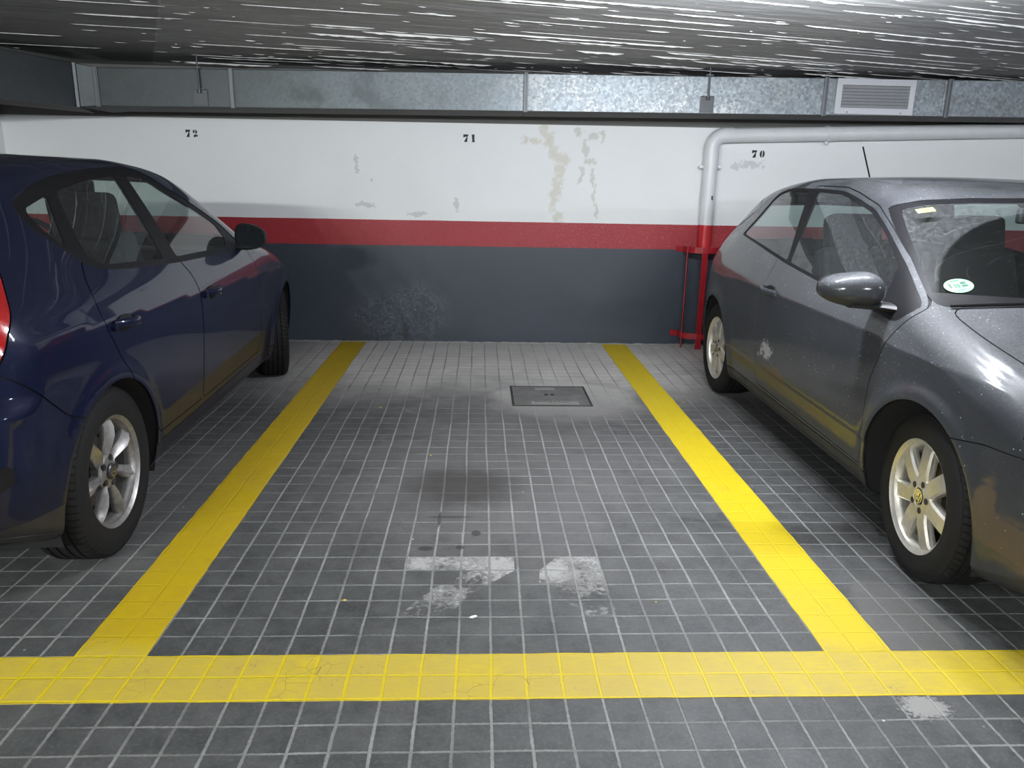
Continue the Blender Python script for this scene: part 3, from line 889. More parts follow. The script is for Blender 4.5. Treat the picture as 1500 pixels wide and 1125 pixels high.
# ------------------------------------------------------------------ shared car materials
def paint_mat(name, base, metal, rough, coat_rough, dust=0., flake=.2, polo=False, lowd=.62, coatw=1., spec=.5, cior=1.5):
    m = M(name, base, rough, metal, coat=1., coat_rough=coat_rough)
    x, y, z = m.xyz(m.tc())
    n = m.noise(scale=3., detail=5); f = m.noise(scale=120., detail=2); s = m.voro(m.tc(), 38.)
    fl = m.voro(m.tc(), 900., out='Color')
    c = m.mix(fl*flake, base, tuple(min(1, b*2.2+.01) for b in base))
    s2 = m.voro(m.tc(), 75.)
    sp = (s.ramp(.13, .03)*m.noise(scale=6.).ramp(.46, .56)).max(s2.ramp(.16, .05)*.6*m.noise(scale=3.).ramp(.46, .58))
    dn = (n*.6+f*.5).ramp(.25, .85)
    g = m.nt.nodes.new('ShaderNodeNewGeometry'); gx, gy, gz = m.xyz(g.outputs['Normal'])
    up = gz.ramp(.15, .95)
    film = dn*(up*.75 + .22)*dust
    c = m.mix(film, c, (.24, .245, .25))
    c = m.mix(sp*min(1, dust*1.8), c, (.55, .56, .56))
    ro = film*.35 + (dn*.05) + rough
    cw = 1. - film*.9 - sp*.3
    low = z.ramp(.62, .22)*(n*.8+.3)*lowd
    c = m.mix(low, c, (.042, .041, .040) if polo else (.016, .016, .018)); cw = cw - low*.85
    if polo:
        # yellow line's reflection painted on the lower door and bumper corner; pale scuffs
        k = m.noise(m.vec(x*1.6, y, z*7.), 2.6, 5, .7)
        b1 = ell(x, z, .42, .345, .62, .055) - .45; b3 = ell(x, z, -.10, .40, .22, .09); b2 = ell(x, z, 1.76, .36, .20, .10)
        b4 = ell(x, z, 1.62, .43, .05, .14)
        r = ((b1.max(b3*.9)) + (k - .5)*2.0).ramp(.15, .6).max((b2.max(b4) + (k - .5)*1.6).ramp(.1, .4))*y.lt(0.)
        c = m.mix(r*.30, c, (.22, .14, .05)); cw = cw - r*.5; ro = ro + r*.2
        k2 = m.noise(m.vec(x*2., y, z*3.), 9., 5, .75)
        w = (ell(x, z, -.22, .50, .20, .10) + (k2 - .5)*3.0).ramp(.5, .9)*y.lt(0.)
        c = m.mix(w*.7, c, (.42, .42, .42))
    m.set('Base Color', c); m.set('Roughness', ro.clamp()); m.set('Coat Weight', (cw*coatw).clamp()); m.set('Specular IOR Level', spec); m.set('Coat IOR', cior)
    return m

def glass_mat(name, tint, dust=0., arc_mask=False):
    m = M(name, tint, .1)
    nt = m.nt; x, y, z = m.xyz(m.tc())
    tr = nt.nodes.new('ShaderNodeBsdfTransparent'); tr.inputs[0].default_value = (*tint, 1)
    gl = nt.nodes.new('ShaderNodeBsdfGlossy'); gl.inputs['Roughness'].default_value = .015; gl.inputs['Color'].default_value = (1, 1, 1, 1)
    lw = nt.nodes.new('ShaderNodeLayerWeight'); lw.inputs[0].default_value = .5
    fac = S(nt, lw.outputs['Facing']); fr = fac**5.*.90 + .055
    mx = nt.nodes.new('ShaderNodeMixShader'); nt.links.new(fr.clamp().o, mx.inputs[0])
    nt.links.new(tr.outputs[0], mx.inputs[1]); nt.links.new(gl.outputs[0], mx.inputs[2])
    last = mx.outputs[0]
    if dust > 0:
        df = nt.nodes.new('ShaderNodeBsdfDiffuse'); df.inputs[0].default_value = (.50, .52, .53, 1)
        f = m.noise(scale=55., detail=4, rough=.8); s = m.voro(m.tc(), 60.)
        d = (f.ramp(.35, .8)*.40 + s.ramp(.16, .03)*.5 + .16)*dust
        if arc_mask:
            # wiped arc left by the wiper: clean inside a circle about the wiper pivot
            def circ(cy, r0):
                return ((y - cy)*(y - cy) + (x - 1.16)*(x - 1.16)*1. + (z - .95)*(z - .95)).sqrt() - r0
            w = circ(-.05, .655).min(circ(.45, .56)).ramp(-.008, .008)
            w = w*.97 + .03
            d = d*w
        m2 = nt.nodes.new('ShaderNodeMixShader'); nt.links.new(d.clamp().o, m2.inputs[0])
        nt.links.new(last, m2.inputs[1]); nt.links.new(df.outputs[0], m2.inputs[2]); last = m2.outputs[0]
    nt.links.new(last, m.out.inputs['Surface'])
    return m

def tyre_mat():
    m = M('tyre_rubber', (.022, .022, .023), .72, spec=.2)
    x, y, z = m.xyz(m.tc()); a = z.atan2(x); r = (x*x + z*z).sqrt()
    n = m.noise(scale=20., detail=5); big = m.noise(scale=4.)
    tread = (r - .287).ramp(0., .006)
    sl = ((a*(72/(2*PI)) + y.abs()*9.).frac() - .5).abs().ramp(.06, .12)
    sl2 = ((a*(72/(2*PI)) - y*14.).frac() - .5).abs().ramp(.02, .07)
    sh = y.abs().ramp(.050, .056)
    cutm = (sl*sh + (1. - sh)*(sl2*.5 + .5))
    ribs = (r*160.).sin()*.5
    c = m.mix(n*.6 + big*.4, (.006, .006, .007), (.017, .0165, .016))
    c = m.mix((1. - cutm)*tread, c, (.004, .004, .004))
    m.set('Base Color', c); m.set('Roughness', .62 + n*.2)
    m.bump(cutm*tread*1.2 + n*.10 + ribs*(1. - tread)*.06, .9, .004)
    return m
def brush_mat(name, base, dirt):
    m = M(name, base, .33, .85)
    x, y, z = m.xyz(m.tc()); n = m.noise(scale=9., detail=5, rough=.7); f = m.noise(scale=60., detail=3)
    c = m.mix((n*.8+f*.3).ramp(.35, .8)*.75, base, dirt)
    deep = y.ramp(.066, .049)  # darkens with depth: shade between the spokes put into the colour
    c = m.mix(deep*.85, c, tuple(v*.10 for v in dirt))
    m.set('Base Color', c); m.set('Metallic', (.9 - n.ramp(.4, .8)*.5)*(1. - deep*.8)); m.set('Roughness', (.28 + n*.3 + deep*.4).clamp())
    return m
M_TYRE = tyre_mat(); M_RUB = simple('black_rubber_trim', (.008, .008, .009), .5, spec=.15)
M_PLAS = simple('black_plastic', (.018, .018, .019), .45); M_SEAM = simple('dark_gap', (.004, .004, .005), .8)
M_CLOTH = simple('charcoal_seat_fabric', (.011, .0115, .013), .9, var=.3, scale=60.); M_LINER = simple('wheel_well_felt', (.006, .006, .007), .95)
M_CHROME = M('chrome', (.75, .76, .78), .12, 1.); M_DISC = simple('brake_steel', (.16, .13, .11), .4, .8)
M_MIRR = M('mirror_glass', (.62, .72, .76), .02, 1.)
M_RED_L = M('red_lens', (.36, .006, .006), .12, coat=1.); M_RED_L.set('Emission Color', (.6, .01, .01, 1)); M_RED_L.set('Emission Strength', 0.)
M_CLEAR_L = M('clear_lens', (.55, .57, .60), .12, .7, coat=1.)
M_PLATE = simple('white_number_plate', (.7, .7, .68), .4)
def inner_mat():
    m = M('cabin_trim', rough=.8); x, y, z = m.xyz(m.tc())
    n = m.noise(scale=30.)
    c = m.mix((z - .99).ramp(-.01, .01), m.mix(n, (.016, .016, .018), (.028, .028, .03)), m.mix(n, (.30, .31, .30), (.38, .39, .38)))
    m.set('Base Color', c); return m
M_INNER = inner_mat()

# ------------------------------------------------------------------ wheels
def make_wheel(R, width, style, alloy):
    """axis along y, outer face towards +y. part: wheel (rim and spokes) > tyre, brake_disc, hub_cap, lug_nut"""
    h = width/2
    bm = bmesh.new()
    lipR = .206
    rim = [(.188, -h+.015), (.200, -h+.005), (.200, -h+.018), (.178, -h+.03), (.168, -.03), (.172, h-.05), (.186, h-.030),
           (.190, h-.016), (lipR-.007, h-.010), (lipR-.002, h-.005), (lipR, h-.008), (lipR, h-.018), (.196, h-.024), (.180, h-.055), (.176, -h+.036), (.196, -h+.026)]
    lathe(bm, rim, 72, closed=True)
    N = 7
    yo = h-.020
    def spoke(k):
        a0 = PI/2+2*PI*k/N
        if style == 'straight':
            rs = [.030, .060, .095, .135, .170, .188]; hw = [.020, .032, .031, .031, .032, .038]; yf = [.004, .002, .006, .004, .001, -.004]; tw = [0]*6; rg = [0]*6; dp = [.03]*6
        else:
            rs = [.030, .060, .090, .130, .165, .190]; hw = [.016, .019, .020, .024, .026, .026]; yf = [-.008, -.012, -.006, .002, .001, -.004]
            tw = [0, .03, .09, .15, .16, .13]; rg = [0, .004, .010, .011, .008, .003]; dp = [.03]*6
        prev = None
        for r, w, f, t, g, d in zip(rs, hw, yf, tw, rg, dp):
            ca = math.cos(a0+t); sa = math.sin(a0+t); ring = []
            if style == 'straight': sec = [(-w, yo+f-d), (-w*1.02, yo+f-.007), (-w*.80, yo+f), (w*.80, yo+f), (w*1.02, yo+f-.007), (w, yo+f-d)]
            else: sec = [(-w, yo+f-d), (-w, yo+f-.012), (-w*.15, yo+f-.004), (w*.35, yo+f+g), (w*.85, yo+f-.008), (w, yo+f-d)]
            for (s_, y_) in sec:
                ring.append(bm.verts.new((ca*r-sa*s_, y_, sa*r+ca*s_)))
            if prev:
                for i in range(6): bm.faces.new((prev[i], prev[(i+1) % 6], ring[(i+1) % 6], ring[i]))
            else: bm.faces.new(ring)
            prev = ring
        bm.faces.new(prev[::-1])
    for k in range(N): spoke(k)
    lathe(bm, [(0, yo-.035), (.075, yo-.035), (.078, yo-.006), (.070, yo+.002), (.038, yo+.004), (.034, yo-.002), (0, yo-.002)] if style == 'straight'
          else [(0, yo-.045), (.066, yo-.045), (.066, yo-.018), (.056, yo-.010), (.034, yo-.006), (0, yo-.006)], 48)
    w = bm_obj('wheel', bm, alloy, None, True, angle=math.radians(28))
    bm = bmesh.new()
    b = R
    prof = [(.198, -h+.02), (.206, -h+.004), (.235, -h-.004), (.262, -h-.003), (b-.022, -h+.004), (b-.008, -h+.014), (b-.001, -h+.030)]
    tr = []
    gx = [-.046, -.016, .016, .046]
    for g in gx:
        tr += [(b, g-.0045), (b-.008, g-.0035), (b-.008, g+.0035), (b, g+.0045)]
    prof += [(p[0], p[1]) for p in tr] + [(r_, -t_) for (r_, t_) in prof[::-1]]
    lathe(bm, prof, 96)
    bm_obj('tyre', bm, M_TYRE, w, True, angle=math.radians(40))
    bm = bmesh.new(); lathe(bm, [(0, yo-.075), (.130, yo-.075), (.130, yo-.088), (0, yo-.088)], 48); bm_obj('brake_disc', bm, M_DISC, w, True, angle=.6)
    bm = bmesh.new(); box(bm, (.10, yo-.085, .05), (.06, .05, .12), bev=.01); bm_obj('brake_caliper', bm, M_DISC, w)
    cap = bmesh.new(); lathe(cap, [(0, yo+.006), (.026, yo+.005), (.030, yo+.001), (.030, yo-.006), (0, yo-.006)], 36)
    cap = bm_obj('hub_cap', cap, M_DARKCAP, w, True, angle=.6)
    e = bmesh.new(); y0 = yo+.0045; y1 = yo+.0078
    def bar(p, q, t=.0026):
        p = Vector(p); q = Vector(q); d = (q-p).normalized(); nn = Vector((-d.y, d.x))*t
        prism(e, [tuple(p+nn), tuple(q+nn), tuple(q-nn), tuple(p-nn)], y0, y1, 'Y')
    if style == 'straight':
        lathe(e, [(.0225, y0), (.0225, y1), (.0262, y1), (.0262, y0)], 32, closed=True)
        for s in (-1, 1):
            bar((s*.0085, .0205), (s*.0008, .0015)); bar((s*.0185, .0125), (s*.0085, -.0195)); bar((s*.0085, -.0195), (s*.0008, -.0030))
    else:
        for i in range(24):
            a = 2*PI*i/24; b_ = 2*PI*(i+1)/24; bar((.0235*math.cos(a), .0165*math.sin(a)), (.0235*math.cos(b_), .0165*math.sin(b_)), .0014)
        bar((-.0095, .0105), (-.0125, -.0095), .0024); bar((.0125, .0095), (.0095, -.0105), .0024); bar((-.0100, -.003), (.0100, .003), .0022)
    bm_obj('hub_emblem', e, M_CHROME, cap)
    for k in range(5):
        a = PI/2+.3+2*PI*k/5; r = .050
        bm = bmesh.new()
        tube(bm, [(r*math.cos(a), yo-.022, r*math.sin(a)), (r*math.cos(a), yo+(.005 if style == 'straight' else -.004), r*math.sin(a))], .0115, 16)
        bm_obj('lug_recess', bm, M_PLAS, w)
        if style == 'straight':
            pass
    return w
M_DARKCAP = simple('dark_hub_cap', (.05, .05, .055), .3, .5)
def copy_tree(o, parent):
    c = o.copy(); COL.objects.link(c); c.parent = parent
    for ch in list(o.children): copy_tree(ch, c)
    return c

# ------------------------------------------------------------------ rounded cabin pieces
def soft(name, c, s, mat, parent, rot=None, bev=.05, taper=None):
    bm = bmesh.new(); box(bm, (0, 0, 0), s, bev=bev, seg=4)
    if taper:
        for v in bm.verts:
            k = 1+(taper-1)*(v.co.z/s[2]+.5); v.co.y *= k
    R = rot.to_4x4() if rot else Matrix()
    bmesh.ops.transform(bm, matrix=Matrix.Translation(c) @ R, verts=bm.verts)
    return bm_obj(name, bm, mat, parent, True, angle=math.radians(50))
def seat(x, y, z, parent, w=.50, head=True):
    s = soft('seat', (x, y, z+.10), (.50, w, .17), M_CLOTH, parent, Matrix.Rotation(-.12, 3, 'Y'), .06)
    soft('seat_back', (x-.31, y, z+.42), (.14, w*.98, .64), M_CLOTH, s, Matrix.Rotation(-.30, 3, 'Y'), .06, taper=.78)
    if head:
        soft('headrest', (x-.43, y, z+.80), (.13, .29, .21), M_CLOTH, s, Matrix.Rotation(-.22, 3, 'Y'), .05)
        bm = bmesh.new()
        bm.free()
        for q in (-.06, .06):
            bm = bmesh.new(); tube(bm, [(x-.37, y+q, z+.64), (x-.42, y+q, z+.76)], .007, 8); bm_obj('headrest_post', bm, M_CHROME, s)
    return s

def make_mirror(parent, side, x, y, z, L, H, Dp, shell_mat, arm_mat, back=-1, gf=.88):
    """door mirror: housing lofted as a superellipsoid, cut flat on the rear face. side=+1 left -1 right"""
    nu, nv = 28, 20; V = []; Fc = []
    def se(t, e): c = math.cos(t); return math.copysign(abs(c)**e, c)
    def ss(t, e): c = math.sin(t); return math.copysign(abs(c)**e, c)
    for i in range(nv+1):
        ph = -PI/2+PI*i/nv
        for j in range(nu):
            th = 2*PI*j/nu
            # local: a along car x, b outward, c up
            a = se(ph, .8)*ss(th, .85); b = ss(ph, .8); c = se(ph, .8)*se(th, .85)
            px = a*Dp; 
            if a < 0: px = a*Dp*.28
            hh = H*(1-.22*b-.12*b*b*0)
            V.append((x+px - .03*b, (y+b*L)*side, z+c*hh + .10*H*b*0))
    for i in range(nv):
        for j in range(nu):
            Fc.append((i*nu+j, i*nu+(j+1) % nu, (i+1)*nu+(j+1) % nu, (i+1)*nu+j))
    bm = bmesh.new(); vs = [bm.verts.new(v) for v in V]
    for f in Fc:
        try: bm.faces.new([vs[k] for k in f])
        except ValueError: pass
    bmesh.ops.remove_doubles(bm, verts=bm.verts, dist=1e-5)
    mo = bm_obj('door_mirror', bm, shell_mat, parent, True, angle=math.radians(60))
    mo.data.materials.append(arm_mat.m)
    for p in mo.data.polygons:
        if p.center.z < z-H*.38: p.material_index = 1
    def shear(b_):
        for v in b_.verts: v.co.x -= .03*((abs(v.co.y)-y)/L)
    bm = bmesh.new(); pts = []
    for j in range(32):
        th = 2*PI*j/32; b = ss(th, .75)*gf; c = se(th, .75)*gf*.96; hh = H*(1-.22*b); pts.append(((y+b*L)*side, z+c*hh))
    prism(bm, pts, x-Dp*.28-.003, x-Dp*.28+.004, 'X'); shear(bm); bm_obj('mirror_glass', bm, M_MIRR, mo)
    bm = bmesh.new(); pts2 = [((p[0]-y*side)*1.10+y*side, (p[1]-z)*1.10+z) for p in pts]
    prism(bm, pts2, x-Dp*.28-.0005, x-Dp*.28+.012, 'X'); shear(bm); bm_obj('mirror_rim', bm, arm_mat, mo)
    return mo
def smooth01(t):
    t = np.clip(t, 0, 1); return t*t*(3-2*t)
def make_F(c):
    W = PC(c['W']); T = PC(c['T']); Nz = PC(c['nose']); Tz = PC(c['tail']); P = PC(c['P']); G = PC(c['G'])
    kt = PC(c['ktop'])
    def F(x, y, z):
        y = np.abs(y)
        w = W(z)-P(x)-G(x)*smooth01((z-.90)/.40)
        for (ax, R) in c['arch']:
            r = np.sqrt((x-ax)**2+(z-.30)**2)
            w = w+.014*np.exp(-((r-R-.012)/.040)**2)*(z > .0)
        # character crease
        cz = c['crease'](x)
        w = w+.006*np.exp(-np.abs(z-cz)/.030)*smooth01((x-c['cx'][0])/.3)*smooth01((c['cx'][1]-x)/.3)
        w = w-c.get('rub', 0)*smooth01((.40-z)/.02)*smooth01((x+1.0)/.05)*smooth01((1.0-x)/.05)
        s = y-w
        back = c['cwf']*smooth01((x+.3)/1.0)-c['cwr']*smooth01((-x-.3)/1.0)
        xx = x+back*y*y
        e = .01
        t = T(xx); sl = (T(xx+e)-T(xx-e))/(2*e)
        crown = c['crown'] + c['hcrown']*smooth01((x-1.0)/.4)
        tp = (z-(t-crown*y*y))/np.sqrt(1+sl*sl)
        ns = x-(Nz(z)-c['np'][0]*(y/.84)**c['np'][1])
        tl = (Tz(z)+c['tp'][0]*(y/.84)**c['tp'][1])-x
        f = smax(s, tp, kt(x))
        f = smax(f, ns, .12); f = smax(f, tl, c['ktail'])
        f = smax(f, (c['zb']+c['rise']*smooth01((np.abs(x)-1.55)/.4))-z, .06)
        return f
    return F

POLO = dict(
    W=[(.0, .74), (.15, .79), (.25, .815), (.35, .830), (.45, .838), (.60, .8415), (.72, .838), (.82, .826), (.90, .796), (.97, .760), (1.05, .718), (1.2, .640), (1.33, .570), (1.42, .520), (1.6, .40)],
    T=[(2.30, .50), (2.1, .665), (2.0, .745), (1.85, .815), (1.6, .885), (1.4, .93), (1.25, .960), (1.15, .985), (1.02, 1.045), (.8, 1.160), (.58, 1.268), (.45, 1.325), (.32, 1.356), (.1, 1.384), (-.2, 1.403), (-.6, 1.400), (-1.0, 1.375), (-1.35, 1.335), (-1.7, 1.28), (-2.0, 1.22)],
    nose=[(.0, 1.90), (.18, 1.96), (.25, 2.03), (.45, 2.055), (.6, 2.05), (.72, 2.00), (.80, 1.96), (1.0, 1.9), (1.5, 1.8)],
    tail=[(.0, -1.72), (.2, -1.82), (.3, -1.87), (.5, -1.90), (.62, -1.895), (.70, -1.86), (.85, -1.835), (.98, -1.80), (1.1, -1.745), (1.25, -1.665), (1.33, -1.625), (1.38, -1.61), (1.6, -1.6)],
    P=[(-2.0, .14), (-1.6, .058), (-1.2, .012), (-.6, .0), (.6, .0), (1.25, .004), (1.6, .02), (2.0, .07)],
    G=[(-2.0, .12), (-1.6, .085), (-1.2, .045), (-.6, .008), (0, .0), (.5, .01), (1.1, .02), (2., .02)],
    ktop=[(-2., .10), (-1., .09), (.2, .075), (.9, .06), (1.3, .10), (2., .14)],
    arch=[(-1.235, .345), (1.245, .345)], crease=lambda x: .80+.012*x*0-.020*x*x*.3, cx=(-1.7, 1.75), rub=.006,
    cwf=.26, cwr=.16, crown=.055, hcrown=.03, np=(.26, 2.8), tp=(.26, 2.4), ktail=.10, zb=.17, rise=.06)
I30 = dict(
    W=[(.0, .78), (.16, .825), (.25, .85), (.35, .866), (.45, .876), (.6, .885), (.72, .8875), (.82, .878), (.90, .852), (1.0, .800), (1.1, .748), (1.2, .692), (1.3, .632), (1.38, .582), (1.46, .53), (1.65, .40)],
    T=[(2.4, .45), (2.2, .62), (2.08, .72), (1.9, .80), (1.65, .87), (1.4, .92), (1.2, .955), (1.08, .98), (.95, 1.02), (.7, 1.142), (.45, 1.262), (.28, 1.332), (.12, 1.373), (-.1, 1.400), (-.4, 1.418), (-.8, 1.418), (-1.2, 1.395), (-1.6, 1.355), (-1.85, 1.315), (-2.2, 1.26)],
    nose=[(.0, 1.98), (.2, 2.07), (.35, 2.13), (.5, 2.15), (.65, 2.13), (.75, 2.07), (.9, 2.0), (1.5, 1.9)],
    tail=[(.0, -1.93), (.25, -2.02), (.35, -2.065), (.5, -2.09), (.66, -2.085), (.72, -2.045), (.85, -2.03), (.97, -2.01), (1.1, -1.965), (1.25, -1.895), (1.33, -1.865), (1.38, -1.87), (1.6, -1.86)],
    P=[(-2.1, .085), (-1.75, .035), (-1.3, .006), (-.6, .0), (.6, .0), (1.2, .004), (1.45, .03), (1.65, .055), (2.1, .13)],
    G=[(-2.1, .13), (-1.75, .09), (-1.3, .045), (-.6, .006), (0, .0), (.5, .02), (1.1, .03), (2., .03)],
    ktop=[(-2., .10), (-1., .10), (.2, .08), (.9, .06), (1.3, .10), (2., .14)],
    arch=[(-1.325, .345), (1.325, .350)], crease=lambda x: .80-.04*x, cx=(-1.9, 1.7), rub=.0,
    cwf=.34, cwr=.20, crown=.06, hcrown=.03, np=(.30, 2.8), tp=(.24, 2.6), ktail=.10, zb=.18, rise=.12)
# ================================================================== BUILD THE CARS
def build_car(cfg, F, sh, root, paint, kind):
    polo = kind == 'small'
    fine = []
    def reg2(pts, r, ax, cond=None):
        f = sdf_poly(rounded(pts, r))
        def g(x, y, z):
            u, v = {'xz': (x, z), 'yz': (y, z), 'xy': (x, y)}[ax]
            d = f(u, v)
            if cond is not None: d = np.maximum(d, cond(x, y, z))
            return d
        return g
    side_only = lambda x, y, z: .42-y
    # wheel arches
    for (ax, R) in cfg['arch']:
        sh.region('cutout', lambda x, y, z: np.maximum(np.sqrt((x-ax)**2+(z-.30)**2)-R, .50-y))
    # underbody
    sh.region('underbody', lambda x, y, z: z-.215-.10*smooth01((np.abs(x)-1.55)/.4), ['body'])
    # window group
    to = reg2(cfg['trim'], cfg['trim_r'], 'xz', side_only)
    sh.region('window_frame', to, ['body'])
    for g in cfg['glasses']:
        sh.region('side_glass', reg2(g[0], g[1], 'xz', side_only), ['window_frame'])
    if polo:
        # painted pillar between the two openings
        pass
    # screens
    fs = lambda x, y, z: .25-x
    bs = lambda x, y, z: x+1.25
    wsf = reg2(cfg['wscreen'], cfg['ws_r'], 'yz', fs)
    sh.region('screen_frame', wsf, ['body'])
    sh.region('windscreen', lambda x, y, z: np.maximum(wsf(x, y, z)+.016, (1.0 if polo else .99)*0+(cfg['frit']-z)), ['screen_frame'])
    rsf = reg2(cfg['rscreen'], .05, 'yz', bs)
    sh.region('rear_screen_frame', rsf, ['body'])
    sh.region('rear_screen', lambda x, y, z: rsf(x, y, z)+.022, ['rear_screen_frame'])
    G = .0024
    # panels (seams)
    sh.region('tailgate', reg2(cfg['tailgate'], .06, 'yz', lambda x, y, z: x+1.35), ['body', ], gap=G)
    for nm, pts, r in cfg['doors']:
        sh.region(nm, reg2(pts, r, 'xz', side_only), ['body'], gap=G)
    sh.region('bonnet', reg2(cfg['bonnet'], .08, 'xy', lambda x, y, z: np.maximum(.62-z, 1.0-x)), ['body'], gap=G)
    sh.region('tail_lamp', reg2(cfg['tail_lamp'], cfg.get('tl_r', .04), 'xz', lambda x, y, z: np.maximum(.47-y, x+1.4)), ['body', 'tailgate', 'seam'], gap=.003)
    sh.region('head_lamp', reg2(cfg['head_lamp'], .05, 'xz', lambda x, y, z: .40-y), ['body', 'seam'], gap=.003)
    sh.region('front_bumper', reg2(cfg['fbump'], .01, 'xz'), ['body'], gap=G)
    sh.region('rear_bumper', reg2(cfg['rbump'], .01, 'xz'), ['body', 'tailgate'], gap=G)
    sh.region('grille', reg2(cfg['grille'], .03, 'yz', lambda x, y, z: 1.8-x), ['body', 'front_bumper', 'bonnet', 'seam'])
    sh.region('grille', reg2(cfg['intake'], .03, 'yz', lambda x, y, z: 1.7-x), ['front_bumper'])
    if 'moulding' in cfg:
        sh.region('bumper_moulding', reg2(cfg['moulding'], .015, 'xz'), ['rear_bumper'])
        sh.region('bumper_skirt', lambda x, y, z: np.maximum(z-.335, x+1.5), ['rear_bumper'])
    if polo:
        sh.region('sill_trim', lambda x, y, z: np.maximum(np.maximum(z-.262, np.abs(x)-1.0), .42-y), ['body'], gap=.003)
    else:
        sh.region('sill_trim', lambda x, y, z: np.maximum(np.maximum(z-.285, np.abs(x)-1.1), .42-y), ['body'], gap=.003)
    sh.finish()
    PM = [paint, M_INNER]; RM = [M_RUB, M_RUB]
    body = shell_obj(sh, 'body', 'body', PM, root)
    shell_obj(sh, 'underbody', 'underbody', [M_PLAS, M_INNER], root, thick=.004)
    shell_obj(sh, 'seam', 'panel_gap', [M_SEAM, M_SEAM], body, off=-.007, thick=.002)
    shell_obj(sh, 'bonnet', 'bonnet', PM, root)
    tg = shell_obj(sh, 'tailgate', 'tailgate', PM, root)
    shell_obj(sh, 'front_bumper', 'front_bumper', PM, root); rb = shell_obj(sh, 'rear_bumper', 'rear_bumper', PM, root)
    shell_obj(sh, 'grille', 'grille', RM, root, off=-.012)
    f1 = shell_obj(sh, 'screen_frame', 'windscreen_frame', RM, root, off=-.002, thick=.006)
    wg = shell_obj(sh, 'windscreen', 'windscreen', [cfg['ws_glass']]*2, root, off=-.003, thick=0)
    f2 = shell_obj(sh, 'rear_screen_frame', 'rear_window_frame', RM, tg, off=-.002, thick=.006)
    shell_obj(sh, 'rear_screen', 'rear_window', [cfg['glass']]*2, tg, off=-.003, thick=0)
    if 'moulding' in cfg:
        shell_obj(sh, 'bumper_moulding', 'bumper_moulding', RM, rb, off=.004); shell_obj(sh, 'bumper_skirt', 'bumper_skirt', [M_PLAS]*2, rb, off=-.002)
    for sd in (-1, 1):
        fr = shell_obj(sh, 'window_frame', 'window_frame', RM, root, sd, off=-.0025, thick=.012)
        for i, g in enumerate(cfg['glasses']):
            pass
        shell_obj(sh, 'side_glass', 'window_glass', [cfg['glass']]*2, fr, sd, off=-.005, thick=0)
        dn = {}
        for nm, _, _ in cfg['doors']: dn[nm] = shell_obj(sh, nm, 'door', PM, root, sd)
        shell_obj(sh, 'sill_trim', 'sill_trim', [M_PLAS]*2 if polo else PM, root, sd, off=-.002)
        tl = shell_obj(sh, 'tail_lamp', 'tail_lamp', [M_RED_L]*2, root, sd, off=.002)
        shell_obj(sh, 'head_lamp', 'head_lamp', [M_CLEAR_L]*2, root, sd, off=0)
        # door handles: recess cup, bar, lock
        for (nm, hx, hz, ln) in cfg['handles']:
            def yb(x, z):
                ys = np.linspace(.5, 1., 500); f = F(np.full(500, x), ys, np.full(500, z)); return float(ys[np.argmax(f > 0)])
            P = []; n = 9
            for i in range(n):
                t = i/(n-1); x = hx+ln*(t-.5); z = hz+.012*(t-.5)*(-1)
                P.append((x, sd*(yb(x, z)+.004+.034*math.sin(PI*min(1, max(0, t*1.25-.08)))**.6), z))
            bm = bmesh.new()
            tube(bm, P, .010, 10, rads=[.008, .012, .0125, .0125, .0125, .0125, .0125, .012, .008])
            for v in bm.verts: v.co.z = hz+(v.co.z-hz)*1.35
            hnd = bm_obj('door_handle', bm, paint, dn[nm], True, angle=.9)
            bm = bmesh.new(); bmesh.ops.create_uvsphere(bm, u_segments=24, v_segments=12, radius=1)
            for v in bm.verts: v.co = Vector((hx-.005+v.co.x*ln*.33, sd*(yb(hx, hz)-.001)+v.co.y*.004, hz-.006+v.co.z*.034))
            bm_obj('handle_recess', bm, M_SEAM, dn[nm], True)
            bm = bmesh.new(); lx = hx-ln*.52; tube(bm, [(lx, sd*(yb(lx, hz)-.002), hz-.004), (lx, sd*(yb(lx, hz)+.016), hz-.004)], .014, 18)
            bm_obj('door_lock', bm, paint, dn[nm], True, angle=.6)
        # mirrors
        mc = cfg['mirror']
        mo = make_mirror(root, sd, *mc['pos'], mc['L'], mc['H'], mc['D'], paint, M_PLAS, gf=mc['gf'])
        bm = bmesh.new(); x, y, z = mc['pos']
        yy = y-mc['L']
        pts = [(x+.03, sd*(y+.01), z-mc['H']*.80), (x+.03, sd*(yy+.01), z-mc['H']*.85), (x+.04, sd*(yy-.05), z-mc['H']*1.0)]
        tube(bm, pts, .02, 12, rads=[.022, .030, .034])
        for v in bm.verts: v.co.x = x+.035+(v.co.x-x-.035)*2.2; v.co.z = (z-mc['H']*.9)+(v.co.z-(z-mc['H']*.9))*.55
        bm_obj('mirror_arm', bm, M_PLAS, mo, True, angle=.8)
        # wheel well liners
        for (ax, R) in cfg['arch']:
            bm = bmesh.new()
            prof = [(R+.012, .84), (R+.020, .55), (R+.015, .50), (.0, .50)]
            lathe(bm, prof, 40, a0=-.35, a1=PI+.35)
            for v in bm.verts:
                v.co.x += ax; v.co.z = max(v.co.z+.30, .15)
                if v.co.y > .6:
                    ys = np.linspace(.5, 1., 300); f = F(np.full(300, v.co.x), ys, np.full(300, max(v.co.z, .24)))
                    v.co.y = max(.74, float(ys[np.argmax(f > 0)])-.011)
                v.co.y *= sd
            bm_obj('wheel_liner', bm, M_LINER, root, True, angle=.8)
    # wheels
    w0 = make_wheel(cfg['R'], .185, cfg['wheel'], cfg['alloy'])
    first = True
